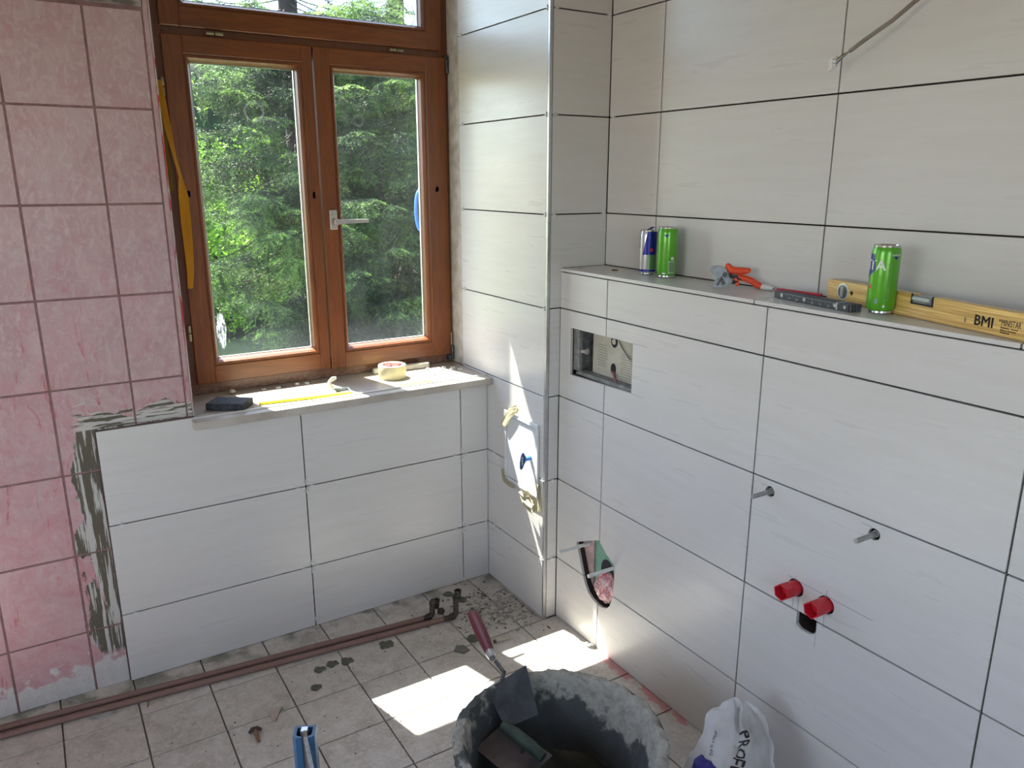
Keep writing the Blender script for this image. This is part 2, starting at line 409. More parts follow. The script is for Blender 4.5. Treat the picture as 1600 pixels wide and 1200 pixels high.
# narrow top course tucked under the sill is covered by the overhang of the row above
# pink tiles
PX0, PW, PZ0, PH = -1.4189, .2075, .2042, .2561
pj = [PX0+i*PW for i in range(-3, 3)]; pz = [-.0025, PZ0] + [PZ0+PH*k for k in range(1, 8)]
for i in range(len(pj)-1):
    for k in range(len(pz)-1):
        x0, x1, z0, z1 = pj[i], min(pj[i+1], -1.0655), pz[k], pz[k+1]
        if x0 < XL: continue
        if x0 > -1.0655 or x0 < -1.85: continue
        if x1 > W2[0] and x0 < W2[1] and z1 > W2[2] and z0 < W2[3]: continue
        z1 = min(z1, CEIL)
        pieces = [(x0, x1, z0, z1)]
        if x1 > XN:                                        # stop at the new tiles
            pieces = []
            if x0 < XN: pieces.append((x0, XN-.001+.0024, z0, min(z1, LV[3])))
            if z1 > LV[3]:
                if pieces and z0 < LV[3] : pieces = [(x0, XN+.0014, z0, LV[3]+.0024), (x0, x1, LV[3]-.002, z1)]
                elif pieces: pieces = [(x0, x1, z0, z1)]
                else: pieces = [(x0, x1, max(z0, LV[3]-.0005), z1)]
        if len(pieces) == 2:                               # L-shaped tile round the corner of the new ones
            bm = bmesh.new(); e = .0030; yy = .012
            P = [(x0+e, z0+e), (XN-.001, z0+e), (XN-.001, LV[3]+.0012), (x1-e, LV[3]+.0012), (x1-e, z1-e), (x0+e, z1-e)]
            prism(bm, [(p[0], yy, p[1]) for p in P], (0, 1, 0), .0055); from_bm('tile', bm, PINK, wall_back); continue
        for (a, b, c, d) in pieces:
            if b-a < .012 or d-c < .012: continue
            boxo('tile', (a+.0030, b-.0030, .012+random.uniform(-.0003, .0003), .0175, c+.0030, d-.0030), PINK, wall_back, bev=.001)
# edge strip of the pink wall beside the window, with red paint dabs
EDGE = None
m, t, b = nodes('pink_edge_strip'); v = coord(t); n = noise(t, coord(t, (60, 60, 9)), 1, 6, .6, .5)
_v(t, mix(t, ramp(t, n, 0, 1, .53, .58), (.42, .36, .345), (.40, .03, .045)), b.inputs['Base Color']); b.inputs['Roughness'].default_value = .5
bm = bmesh.new(); box(bm, -1.0635, -1.0505, .012, .018, .841, CEIL-.01, bev=.001); from_bm('edge_strip', bm, PINK, wall_back)
bm = bmesh.new(); box(bm, -1.0500, -1.046, .010, .285, .841, CEIL-.01, bev=.0008); from_bm('edge_trim', bm, m, wall_back)
# decorative border near the top of the pink wall
bord = simple('grey_border_relief', (.30, .27, .25), .4, 0, (.12, .10, .09), 18, .5, stretch=(1, 1, 2.5), lo=.42, hi=.58)
boxo('border_tile', (-1.83, -1.0655, .0085, .0118, 2.004, 2.075), bord, wall_back, bev=.001)

# ---- pier to the right of the window
pier = boxo('wall_pier', (.0095, B_+.11, A_+.0095, .2, -.02, CEIL), ADH, kind='structure')
# service hatch cuts nothing: it is stood in front of the tiles
wall_tiles(pier, ('x', 0.0, -1), [A_+.0095, 0.0095], LV[:3])
zs_up = [LV[4]] + LV[5:] + [CEIL]
wall_tiles(pier, ('x', 0.0, -1), [A_+.0095, .192], LV[2:]+[CEIL])
boxo('plaster_strip', (.004, .012, .193, .286, SILL, CEIL), ROUGHPL, pier)
for zz in zip(LV[:5], LV[1:5]):
    pass
wall_tiles(pier, ('y', A_, -1), [.0105, C_+.0005], LV[:4])
# column face: rows reaching the ledge are notched, upper rows run to the corner
bm = bmesh.new(); z0, z1 = LV[4]+J/2, LV[5]-J/2
P = [(.0115, z0), (C_+.009, z0), (C_+.009, SH+.001), (B_-.001, SH+.001), (B_-.001, z1), (.0115, z1)]
prism(bm, [(p[0], A_, p[1]) for p in P], (0, 1, 0), TH); from_bm('tile', bm, TILE, pier)
boxo('tile', (.0115, C_+.0005, A_, A_+TH, LV[3]+J/2, LV[4]-J/2), TILE, pier, bev=.0006)
wall_tiles(pier, ('y', A_, -1), [.0105, B_], LV[5:]+[CEIL])
bm = bmesh.new(); box(bm, -.0022, .0085, A_-.0022, A_+.008, 0, CEIL, bev=.0008); from_bm('corner_trim', bm, ALU, pier)

# ---- upper right wall
wall_right = boxo('wall_right', (B_+.0095, B_+.12, YR-.1, A_, -.02, CEIL), ADH, kind='structure')
YU = -.6369
usr = [A_, YU] + [YU-TW*k for k in range(1, 6)] + [YR]
wall_tiles(wall_right, ('x', B_, -1), usr, [SH+.0005] + LV[5:] + [CEIL])

# ---- half-height wall in front of it
YJ = -.6386
usl = [A_+.0, YJ] + [YJ-TW*k for k in range(1, 6)] + [YR]
ledge = boxo('wall_ledge', (C_+.0095, B_+.009, YR, A_, -.02, SH-.0105), ADH, kind='structure')
def cyl_cut(y, z, r, x0, x1, seg=20):
    bm = bmesh.new(); prism(bm, [(x0, y+r*cos(2*pi*k/seg), z+r*sin(2*pi*k/seg)) for k in range(seg)], (1, 0, 0), x1-x0); return from_bm('cutter', bm)
def poly_cut(P, x0, x1):
    bm = bmesh.new(); prism(bm, [(x0, a, b) for a, b in P], (1, 0, 0), x1-x0); return from_bm('cutter', bm)
CUTS = []
def addcut(P=None, cyl=None, deep=.10):
    if P:
        bb = (min(p[0] for p in P), max(p[0] for p in P), min(p[1] for p in P), max(p[1] for p in P))
        o = poly_cut(P, C_-.02, C_+deep)
    else:
        y, z, r = cyl; bb = (y-r, y+r, z-r, z+r); o = cyl_cut(y, z, r, C_-.02, C_+deep)
    CUTS.append(dict(o=o, bb=bb))
FL = [(-.4575, .927), (-.7665, .9345), (-.7655, 1.0865), (-.4565, 1.0845)]
HOLE = [(-.5132, .3437), (-.575, .374), (-.6351, .4009), (-.6566, .385), (-.6766, .3683), (-.6989, .358), (-.7195, .3443), (-.7200, .2921), (-.715, .2241), (-.7015, .192), (-.6863, .1742), (-.66, .166), (-.6351, .1661), (-.608, .172), (-.5855, .1839), (-.5664, .210), (-.5564, .231), (-.547, .2556), (-.532, .297)]
DRAIN = [(-1.4074, .5361), (-1.4084, .5054), (-1.4150, .4985), (-1.425, .4952), (-1.4480, .4955), (-1.4590, .5010), (-1.4635, .5114), (-1.4625, .5361)]
addcut(FL, deep=.12); addcut(HOLE, deep=.12); addcut(DRAIN, deep=.10)
CAPS = [(-1.3957, .5937), (-1.4808, .5900)]; STUDS = [(-1.2951, .8097), (-1.5763, .8105)]
for y, z in CAPS: addcut(cyl=(y, z+.001, .0225), deep=.06)
for y, z in STUDS: addcut(cyl=(y, z, .0135), deep=.05)
lt = wall_tiles(ledge, ('x', C_, -1), usl, LV[:5]+[SH-.0108], cutters=CUTS)
cut(ledge, [c['o'] for c in CUTS])
for c in CUTS: bpy.data.objects.remove(c['o'])
# ledge top slabs
for y0, y1 in ((A_, -1.2), (-1.2, -1.2-TW), (-1.2-TW, -1.2-2*TW), (-1.2-2*TW, YR)):
    o = boxo('ledge_slab', (C_-.0015, B_-.0005, y1+J/2, y0-J/2, SH-.0095, SH), TILE, ledge, bev=.0006)

# ---- the rest of the room (behind and left of the camera)
bm = bmesh.new()
for a in ((YR-.1, -2.45, -.02, CEIL), (-1.05, .0175, -.02, CEIL), (-2.45, -1.05, -.02, .9), (-2.45, -1.05, 2.2, CEIL)): box(bm, XL-.12, XL, *a)
from_bm('wall_left', bm, PLASTER, kind='structure')
bm = bmesh.new()
for a in ((-2.45, -2.38, .9, 2.2), (-1.12, -1.05, .9, 2.2), (-1.80, -1.70, .97, 2.13), (-2.38, -1.12, .9, .97), (-2.38, -1.12, 2.13, 2.2)): box(bm, XL-.09, XL-.03, *a)
from_bm('added_window_left', bm, WOODZ, kind='structure')  # unseen window, made up to house the left fill lamp
rear = boxo('wall_rear', (XL-.1, B_+.1, YR-.12, YR, -.02, CEIL), PLASTER, kind='structure')
cb = bmesh.new(); box(cb, -2.7, -1.1, YR-.3, YR+.1, .85, 2.25); c2 = from_bm('tmp_cut', cb); cut(rear, [c2]); bpy.data.objects.remove(c2)
for nm, (x0, x1, z0, z1, yy) in (('window_2', (*W2, .30)), ('added_window_rear', (-2.7, -1.1, .85, 2.25, YR-.07))):  # the rear one is made up to hold the rear fill lamp
    bm = bmesh.new(); w = .07
    box(bm, x0, x0+w, yy, yy+.06, z0, z1); box(bm, x1-w, x1, yy, yy+.06, z0, z1)
    box(bm, x0+w, x1-w, yy, yy+.06, z0, z0+w); box(bm, x0+w, x1-w, yy, yy+.06, z1-w, z1)
    box(bm, (x0+x1)/2-.05, (x0+x1)/2+.05, yy, yy+.06, z0+w, z1-w)
    from_bm(nm, bm, WOODZ, kind='structure')

# ================================================================== WINDOW
win = bpy.data.objects.new('window_1', None); link(win); win['kind'] = 'structure'
YF, YS = .285, .270                       # frame face, sash face
bm = bmesh.new()
box(bm, -1.0455, -.978, YF, YF+.07, SILL, 2.64, bev=.001); box(bm, -.034, .004, YF, YF+.07, SILL, 2.64, bev=.001)
from_bm('frame_upright', bm, WOODF, win)
bm = bmesh.new(); box(bm, -.978, -.034, YF, YF+.07, SILL+.0005, .905, bev=.001); box(bm, -.978, -.034, YF+.004, YF+.07, 1.955, 2.055, bev=.001); box(bm, -.978, -.034, YF, YF+.07, 2.60, 2.64)
from_bm('frame_rail', bm, WOODF, win)
def sash(name, x0, x1, z0, z1, gx0, gx1, gz0, gz1):
    s = bpy.data.objects.new(name, None); link(s, win)
    y0, y1 = YS, YS+.052
    e = .0003
    for a in ((x0, gx0, z0, z1), (gx1, x1, z0, z1)):
        boxo('stile', (a[0], a[1], y0, y1, a[2], a[3]), WOODZ, s, bev=.0025)
    for a in ((z0, gz0), (gz1, z1)):
        boxo('rail', (gx0-.0015, gx1+.0015, y0, y1, a[0], a[1]), WOODX, s, bev=.0025)
    # moulded bead: groove, raised lip, then bevel down to the glass
    bm = bmesh.new()
    prof = [(0, .0035), (.003, .0035), (.004, 0), (.010, 0), (.016, .010), (.020, .028)]
    rings = []
    for d, dep in prof:
        y = YS+.001+dep
        rings.append([bm.verts.new(v) for v in ((gx0+d, y, gz0+d), (gx1-d, y, gz0+d), (gx1-d, y, gz1-d), (gx0+d, y, gz1-d))])
    rings.append([bm.verts.new((v.co.x, YS+.045, v.co.z)) for v in rings[-1]])
    for A, B in zip(rings, rings[1:]):
        for k in range(4): bm.faces.new((A[k], A[(k+1) % 4], B[(k+1) % 4], B[k]))
    from_bm('glazing_bead', bm, BEAD if False else WOODZ, s)
    d = .020
    # double glazing: two panes and the grey spacer between them
    for yy in (YS+.028, YS+.042):
        me = bpy.data.meshes.new('glass_pane'); me.from_pydata([(gx0+d-.004, yy, gz0+d-.004), (gx1-d+.004, yy, gz0+d-.004), (gx1-d+.004, yy, gz1-d+.004), (gx0+d-.004, yy, gz1-d+.004)], [], [(0, 1, 2, 3)])
        g = obj('glass_pane', me, GLASS, s)
    bm = bmesh.new(); q = .007; G = (gx0+d, gx1-d, gz0+d, gz1-d)
    for a in ((G[0], G[0]+.003, G[2], G[3]), (G[1]-.003, G[1], G[2], G[3]), (G[0], G[1], G[2], G[2]+.003), (G[0], G[1], G[3]-.003, G[3])):
        box(bm, a[0], a[1], YS+.030, YS+.040, a[2], a[3])
    from_bm('glass_spacer', bm, STEEL, s)
    return s
sl = sash('left_sash', -.985, -.5155, .872, 1.985, -.925, -.552, .932, 1.930)
sr = sash('right_sash', -.5105, -.0125, .866, 1.985, -.455, -.094, .926, 1.930)
st = sash('transom_sash', -.985, -.026, 2.008, 2.56, -.925, -.086, 2.066, 2.50)
# small parts
def hinge(x, z, horiz, par, mat):
    bm = bmesh.new(); y = YS+.003
    if horiz: tube(bm, [(x-.026, y, z), (x-.002, y, z)], .0055); tube(bm, [(x+.002, y, z), (x+.026, y, z)], .0055)
    else: tube(bm, [(x, y, z-.026), (x, y, z-.002)], .0055); tube(bm, [(x, y, z+.002), (x, y, z+.026)], .0055)
    return from_bm('hinge', bm, mat, par, smooth=True)
BRASS = simple('dull_brass', (.38, .33, .20), .4, .7, (.26, .22, .13), 60)
hinge(-.825, 1.996, True, st, BRASS); hinge(-.205, 1.996, True, st, BRASS)
hinge(-.993, 1.051, False, sl, BRASS); hinge(-.993, 1.83, False, sl, BRASS)
bm = bmesh.new(); box(bm, -.014, -.004, YS-.003, YS+.012, 1.955, 1.995); tube(bm, [(-.006, YS, 1.93), (-.006, YS, 1.975)], .006)
from_bm('corner_hinge', bm, DARKST, sr)
bm = bmesh.new(); box(bm, -.028, -.004, YS-.002, YS+.012, .843, .862); tube(bm, [(-.006, YS, .845), (-.006, YS, .90)], .0055); tube(bm, [(-.017, YS-.002, .843), (-.017, YS-.002, .862)], .005)
from_bm('corner_hinge', bm, DARKST, sr)
bm = bmesh.new(); tube(bm, [(-.010, YS-.001, .905), (-.0105, YS-.001, .955)], .0022); from_bm('hinge_pin', bm, BRASS, sr)
# handle
SAT = simple('satin_nickel', (.60, .57, .52), .32, .85, (.52, .49, .45), 50)
hn = bpy.data.objects.new('window_handle', None); link(hn, sr)
boxo('handle_plate', (-.4885, -.4625, YS-.011, YS, 1.378, 1.446), SAT, hn, bev=.0015)
bm = bmesh.new(); tube(bm, [(-.475, YS-.009, 1.406), (-.475, YS-.042, 1.406)], .0115, 20)
tube(bm, [(-.482, YS-.046, 1.406), (-.44, YS-.047, 1.407), (-.36, YS-.046, 1.4075)], [.0125, .0105, .0085], 4)
from_bm('handle_lever', bm, SAT, hn)
for (x, z, w, h) in ((-.952, 1.507, .012, .018), (-.548+.01, 1.498, .008, .022), (-.058, 1.515, .012, .018)):
    bm = bmesh.new(); bmesh.ops.create_grid(bm, x_segments=4, y_segments=4, size=.5)
    for v in bm.verts: v.co = Vector((x + v.co.x*w + random.uniform(-.001, .001), YS-.0012, z + v.co.y*h + random.uniform(-.0015, .0015)))
    bmesh.ops.solidify(bm, geom=bm.faces[:], thickness=.0006)
    from_bm('tape_scrap', bm, WPL, sl if x < -.5 else sr)
# stone sill
sill = bmesh.new(); box(sill, -1.0575, -.0012, -.042, YF-.0005, SILL-.026, SILL, bev=.0015)
from_bm('window_sill', sill, MARBLE, win)
# outside sill and white outer reveal
boxo('outer_sill', (-1.05, .02, .36, .56, .80, .835), STEEL, win)
bm = bmesh.new(); box(bm, .004, .05, .357, .52, .80, 2.66); box(bm, -1.10, -1.047, .357, .52, .80, 2.66); from_bm('outer_reveal', bm, PLASTER, win)
# facade and eave outside (the eave shades the transom light)
boxo('wall_facade', (-4.5, 1.6, .505, .655, 2.66, 3.6), PLASTER, kind='structure')

# ================================================================== OUTSIDE
FOL_A = mat_foliage('spruce_needles', (.012, .022, .012), (.070, .125, .040), (.30, .48, .09))
FOL_B = mat_foliage('blue_spruce_needles', (.03, .065, .06), (.11, .20, .19), (.27, .40, .38))
FOL_C = mat_foliage('lime_leaves', (.07, .16, .012), (.18, .36, .03), (.40, .62, .07), .5)
BARK = simple('spruce_bark', (.045, .028, .020), .9, 0, (.02, .014, .011), 14, .6, stretch=(1, 1, .4), bd=.01)
def spray(L=.36, side=14, slen=.15, dens=.0085, nl=.023, droop=.25, hang=0, rng=RNG):
    """needle triangles of one spruce spray; local +x outwards, z up; returns (n,3,3) and tint(n)"""
    tris, tint = [], []
    segs = []
    pts = [np.array([L*t, .01*sin(9*t), -droop*L*t*t]) for t in np.linspace(0, 1, 9)]
    for a, b in zip(pts, pts[1:]): segs.append((a, b, 0))
    for k in range(side):
        t = .12 + .85*k/side; p = np.array([L*t, .01*sin(9*t), -droop*L*t*t]); s = 1 if k % 2 else -1
        l = slen*(1.05-t*.75)*rng.uniform(.8, 1.15)
        ang = rng.uniform(.7, 1.0)
        if hang: d = np.array([.25, s*.25, -1.0])
        else: d = np.array([cos(ang), s*sin(ang), rng.uniform(-.35, -.05)])
        d /= np.linalg.norm(d); q = p + d*l*.5 + np.array([0, 0, -.04*l]); e = p + d*l + np.array([0, 0, -.18*l])
        segs += [(p, q, .15), (q, e, .45)]
    for a, b, tt in segs:
        l = np.linalg.norm(b-a); n = max(2, int(l/dens)); d = (b-a)/l
        u = np.cross(d, [0, 0, 1.0]); u /= np.linalg.norm(u)+1e-9; w = np.cross(d, u)
        for i in range(n):
            f = (i+rng.random())/n; p = a + (b-a)*f
            th = rng.choice([0, pi]) + rng.uniform(-.9, .9)
            o = u*cos(th) + w*sin(th); nd = d*.62 + o*.78; ln = nl*rng.uniform(.75, 1.2)
            sd_ = np.cross(nd, rng.normal(size=3)); sd_ /= np.linalg.norm(sd_)+1e-9
            tris.append([p - sd_*.0026, p + sd_*.0026, p + nd*ln]); tint.append(tt + .25*f + rng.uniform(-.12, .12))
    return np.array(tris), np.array(tint)
def place(T, tint, specs, dt):
    """specs: list of (pos, dir, roll, scale, tint offset)"""
    out = np.empty((len(specs), len(T), 3, 3), np.float32); tt = np.empty((len(specs), len(T)), np.float32)
    for i, (p, d, roll, s, to) in enumerate(specs):
        d = np.array(d, float); d /= np.linalg.norm(d); u = np.cross([0, 0, 1.0], d); u /= np.linalg.norm(u)+1e-9; w = np.cross(d, u)
        u, w = u*cos(roll)+w*sin(roll), w*cos(roll)-u*sin(roll)
        Mx = np.stack([d, u, w]) * s
        out[i] = T @ Mx + np.array(p); tt[i] = tint + to
    return out.reshape(-1, 3, 3), tt.ravel()
def foliage_obj(name, parts, mat, parent):
    V = np.concatenate([p[0] for p in parts]).reshape(-1, 3).astype(np.float32); T = np.concatenate([p[1] for p in parts]).astype(np.float32)
    n = len(T); me = bpy.data.meshes.new(name); me.vertices.add(n*3); me.vertices.foreach_set('co', V.ravel())
    me.loops.add(n*3); me.loops.foreach_set('vertex_index', np.arange(n*3, dtype=np.int32))
    me.polygons.add(n); me.polygons.foreach_set('loop_start', np.arange(0, n*3, 3, dtype=np.int32))
    me.update(calc_edges=True); a = me.attributes.new('tint', 'FLOAT', 'FACE'); a.data.foreach_set('value', T)
    return obj(name, me, mat, parent, kind='stuff')
GZ = -1.25
SPR = [spray(), spray(side=16, slen=.13, droop=.1), spray(L=.30, side=14, slen=.17, hang=1, droop=.5), spray(L=.26, side=12, slen=.15, dens=.0078)]
def spruce(name, label, x, y, h, rad, zvis, mat, n_br, group=None, hangf=.4, az=(-2.9, -.25), sc=1.0, seed=1):
    rng = np.random.default_rng(seed); tr = thing(name, label, 'tree', group, (x, y, GZ))
    bm = bmesh.new(); tube(bm, [(0, 0, 0), (0.02, 0, h*.5), (0, 0, h)], [rad*.045, rad*.035, .015], 14)
    from_bm('trunk', bm, BARK, tr, smooth=True)
    brb = bmesh.new(); specs = {0: [], 1: [], 2: [], 3: []}
    for k in range(n_br):
        z = rng.uniform(*zvis); a = rng.uniform(*az); R = rad*(1-(z-GZ)/h)*rng.uniform(.72, 1.08)
        dz = rng.uniform(-.28, .02)
        pts = []
        for t in np.linspace(0, 1, 7): pts.append(np.array([x+cos(a)*R*t, y+sin(a)*R*t, z + R*(dz*t - .10*sin(pi*t)) ]))
        tube(brb, [Vector(p)-Vector((x, y, GZ)) for p in pts], [.007*(1-t)+.002 for t in np.linspace(0, 1, 7)], 5)
        to = rng.uniform(-.16, .16)
        m = int(R*21/sc)
        for j in range(m):
            t = .22 + .78*(j+rng.random())/m; f = t*6; i = min(5, int(f)); p = pts[i] + (pts[i+1]-pts[i])*(f-i)
            s = rng.choice([-1, 1]); off = a + s*rng.uniform(.15, 1.15)
            if rng.random() < hangf and t < .9: q, d = 2, (cos(off)*.7, sin(off)*.7, -.75)
            else: q, d = rng.choice([0, 1, 3]), (cos(off), sin(off), rng.uniform(-.45, .12))
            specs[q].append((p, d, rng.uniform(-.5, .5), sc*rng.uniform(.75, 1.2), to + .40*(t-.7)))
        specs[3].append((pts[-1], (cos(a), sin(a), .1), 0, sc, to+.3))
    from_bm('branches', brb, BARK, tr, kind='stuff')
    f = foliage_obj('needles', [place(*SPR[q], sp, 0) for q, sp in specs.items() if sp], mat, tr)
    f.matrix_parent_inverse = Matrix.Translation((-x, -y, -GZ))
    return tr
spruce('spruce_tree', 'tall dark green spruce with drooping branches filling the left window pane', 1.42, 6.9, 11.5, 2.9, (-.9, 3.6), FOL_A, 135, 'spruces outside the window', seed=3, az=(-2.75, -.35))
spruce('spruce_tree', 'tall shaded spruce behind the right window pane, its brown trunk showing', 2.95, 7.4, 11.5, 3.0, (-.9, 3.7), FOL_A, 120, 'spruces outside the window', seed=11, hangf=.6, az=(-2.9, -.9))
spruce('blue_spruce', 'small blue-grey spruce low at the right edge of the window', 2.55, 5.2, 2.9, .85, (-.9, 1.35), FOL_B, 60, sc=.55, hangf=0, seed=5, az=(-3.1, 0))
def leafy(name, label, x, y, z0, z1, r, n, seed):
    rng = np.random.default_rng(seed); tr = thing(name, label, 'bush', None, (x, y, GZ))
    bm = bmesh.new()
    for k in range(7):
        a = k*.9; tube(bm, [(0, 0, 0), (cos(a)*r*.3, sin(a)*r*.3, (z1-GZ)*.4), (cos(a)*r*.6, sin(a)*r*.6, (z1-GZ)*.8)], [.04, .025, .008], 6)
    from_bm('stems', bm, BARK, tr)
    cl = rng.normal(size=(60, 3))*np.array([r*.5, r*.4, (z1-z0)*.27]) + np.array([x, y, (z0+z1)/2]); ci = rng.integers(0, 60, n)
    c = cl[ci] + rng.normal(size=(n, 3))*.14; d = rng.normal(size=(n, 3)); d /= np.linalg.norm(d, axis=1)[:, None]; e = np.cross(d, rng.normal(size=(n, 3))); e /= np.linalg.norm(e, axis=1)[:, None]
    s = rng.uniform(.03, .055, n)[:, None]
    T = np.concatenate([np.stack([c, c+d*s+e*s*.45, c+d*s*2], 1), np.stack([c, c+d*s*2, c+d*s-e*s*.45], 1)])
    t = np.tile(rng.uniform(0, .9, n), 2)
    f = foliage_obj('leaves', [(T, t)], FOL_C, tr); f.matrix_parent_inverse = Matrix.Translation((-x, -y, -GZ)); return tr
leafy('leafy_bush', 'bright lime green bush glowing at the left edge of the window', -.25, 8.6, -.9, 2.6, 1.3, 14000, 4)
leafy('leafy_bush', 'pale green bush behind the left spruce, low in the window', 1.3, 11.5, -1.2, 1.8, 2.2, 12000, 8)
GRASS = simple('sunlit_grass', (.10, .13, .03), .9, 0, (.06, .085, .02), 3, .5, bd=.02)
bm = bmesh.new(); bmesh.ops.create_grid(bm, x_segments=60, y_segments=60, size=22)
for v in bm.verts: v.co = Vector((v.co.x, v.co.y+22.6, GZ + .12*mnoise.noise(v.co*.4)))
from_bm('lawn', bm, GRASS, kind='structure', smooth=True)
bm = bmesh.new()
for k in range(15):
    r = bmesh.ops.create_icosphere(bm, subdivisions=2, radius=1); cx = 1.6+k*1.1+random.uniform(-.3, .3); h = random.uniform(4.2, 5.6)
    for v in r['verts']:
        v.co = Vector((cx+v.co.x*1.6, 12.5+v.co.y*1.4, GZ+h*.5+v.co.z*h*.62)); v.co += mnoise.noise_vector(v.co*1.1)*.5
hedge = from_bm('distant_hedge', bm, simple('distant_foliage', (.016, .032, .010), .95, 0, (.006, .014, .004), 5, .8, bd=.05), smooth=True, kind='stuff')

# ================================================================== PIPES
def pipe_run(label, pts, stub, elbow, group):
    t = thing('heating_pipe', label, 'pipe', group, pts[0])
    inv = Vector(pts[0])
    bm = bmesh.new(); tube(bm, [Vector(p)-inv for p in pts], .0098, 14); from_bm('run', bm, COPPER, t, smooth=True)
    bm = bmesh.new(); P = [Vector(p)-inv for p in elbow]; tube(bm, P, [.0102]*len(P), 12)
    for i in (1, len(P)-2): tube(bm, [P[i]-(P[i]-P[i-1]).normalized()*.012, P[i]+(P[i+1]-P[i]).normalized()*.004], .0125, 12)
    from_bm('riser', bm, OLDPIPE, t, smooth=True)
    x, y, z = stub; M = Matrix.Translation(Vector(stub)-inv)
    bm = bmesh.new(); lathe(bm, [(0, -.035), (.009, -.03), (.011, -.02), (.011, -.004), (.0135, -.004), (.0135, .004), (.0095, .004), (.0095, -.018), (0, -.018)], 20, M)
    from_bm('open_stub', bm, OLDPIPE, t, smooth=True)
    return t
z = .0105
pipe_run('painted copper pipe nearest the wall, ending in the lower open stub', [(-3.25, -.020, z), (-2.05, -.020, z), (-1.673, -.055, z), (-.378, -.176, z)],
         (-.316, -.160, .056), [(-.378, -.176, z), (-.352, -.1785, z), (-.343, -.1785, .020), (-.341, -.177, .058), (-.337, -.173, .066), (-.322, -.163, .050)], 'pipes along the wall base')
pipe_run('painted copper pipe on the room side, ending in the taller open stub', [(-3.25, -.060, z), (-2.05, -.058, z), (-1.673, -.094, z), (-.318, -.219, z)],
         (-.232, -.170, .074), [(-.318, -.219, z), (-.279, -.2225, z), (-.268, -.222, .022), (-.266, -.218, .076), (-.260, -.212, .086), (-.238, -.176, .066)], 'pipes along the wall base')
bm = bmesh.new(); lathe(bm, [(0, -.006), (.012, -.006), (.013, 0), (.012, .006), (0, .006)], 16, Matrix.Translation((-.309, -.183, .022)) @ Matrix.Rotation(1.2, 4, 'X'))
tag(from_bm('pipe_valve', bm, OLDPIPE, smooth=True), 'small round metal valve cap on the floor beside the lower pipe stub', 'valve')

# ================================================================== MORTAR TUB AND TOOLS
TUBC = Vector((-.5178, -1.2232, 0)); TR = .247
t = thing('mortar_tub', 'round mortar tub with crusted rim standing by the half-height wall', 'bucket', None, TUBC)
bm = bmesh.new(); lathe(bm, [(0, 0.002), (.185, .002), (.192, .01), (.236, .285), (.247, .288), (.247, .300), (.228, .300), (.222, .285), (.180, .02), (0, .018)], 96)
from_bm('shell', bm, simple('grey_blue_tub_plastic', (.07, .085, .11), .5), t, smooth=True)
bm = bmesh.new(); lathe(bm, [(.2485, .279), (.2505, .287), (.2495, .2985), (.243, .3045), (.234, .3055), (.226, .303), (.220, .294), (.216, .275), (.211, .255), (.205, .23), (.200, .205), (.196, .185), (.193, .16), (.190, .13), (.186, .10)], 220)
for v in bm.verts:
    a = math.atan2(v.co.y, v.co.x); n = mnoise.fractal(v.co*42, 1.0, 2.0, 5); rr = max(0, v.co.z-.2)*10
    v.co += Vector((cos(a), sin(a), 0))*n*.0055 + Vector((0, 0, n*.0045*min(1, rr)))
# dried mortar: light crust on the rim, darker and wet further down
m, tt, b = nodes('tub_crust'); v = coord(tt); x, y, zz = sep(tt, v)
n1 = noise(tt, v, 34, 8, .7, .8); n2 = noise(tt, v, 11, 5, .6)
wet = ramp(tt, math_(tt, 'ADD', math_(tt, 'ADD', zz, ramp(tt, x, 0, .07, .10, .22)), ramp(tt, n2, -.05, .05, .35, .65)), 1, 0, .268, .292)
dry = mix(tt, ramp(tt, n1, 0, 1, .34, .56), (.22, .215, .185), (.38, .37, .325))
_v(tt, mix(tt, wet, dry, mix(tt, n1, (.050, .056, .058), (.085, .092, .092))), b.inputs['Base Color']); b.inputs['Roughness'].default_value = .85
bump(tt, b, n1, .8, .006)
from_bm('mortar_crust', bm, m, t, smooth=True)
bm = bmesh.new(); lathe(bm, [(0, .10)]+[(.02*k, .10) for k in range(1, 10)]+[(.192, .104), (.199, .125), (.203, .16), (.206, .20)], 90)
for v in bm.verts:
    r = math.hypot(v.co.x, v.co.y); n = mnoise.fractal(v.co*9, 1, 2, 4)
    if r < .195: v.co.z += n*.014 - .02*math.exp(-(r/.1)**2)
    else: v.co.xy *= 1 - abs(n)*.02
from_bm('wet_mortar', bm, WETM, t, smooth=True)

def frame_M(o, xa, za):
    xa = Vector(xa).normalized(); za = Vector(za); za = (za - xa*za.dot(xa)).normalized(); ya = za.cross(xa)
    M = Matrix((xa, ya, za)).transposed().to_4x4(); M.translation = Vector(o); return M
# bucket trowel: blade leaning inside the tub, red handle up and out to the back
TP = [Vector((-.586, -.999, .309)), Vector((-.468, -.999, .337)), Vector((-.584, -1.090, .262)), Vector((-.504, -1.114, .276))]
t = thing('bucket_trowel', 'red-handled bucket trowel with its dirty blade over the tub rim', 'trowel', None, TP[0])
TLs = Vector((-.580, -.9886, .300)); TRs = Vector((-.4695, -1.0026, .34)); BLs = Vector((-.580, -1.0825, .25)); BRs = Vector((-.485, -1.0839, .25))
bm = bmesh.new(); nrm = (TRs-TLs).cross(BLs-TLs).normalized(); o_ = TP[0]
P = [TLs, TRs, BRs, BLs]
prism(bm, [p-o_ for p in P], nrm, .0016)
bmesh.ops.subdivide_edges(bm, edges=bm.edges[:], cuts=3, use_grid_fill=True)
roughen(bm, .0012, 40)
from_bm('blade', bm, simple('mortar_dirty_steel', (.075, .085, .10), .55, .3, (.035, .04, .05), 22, .5, bd=.002), t)
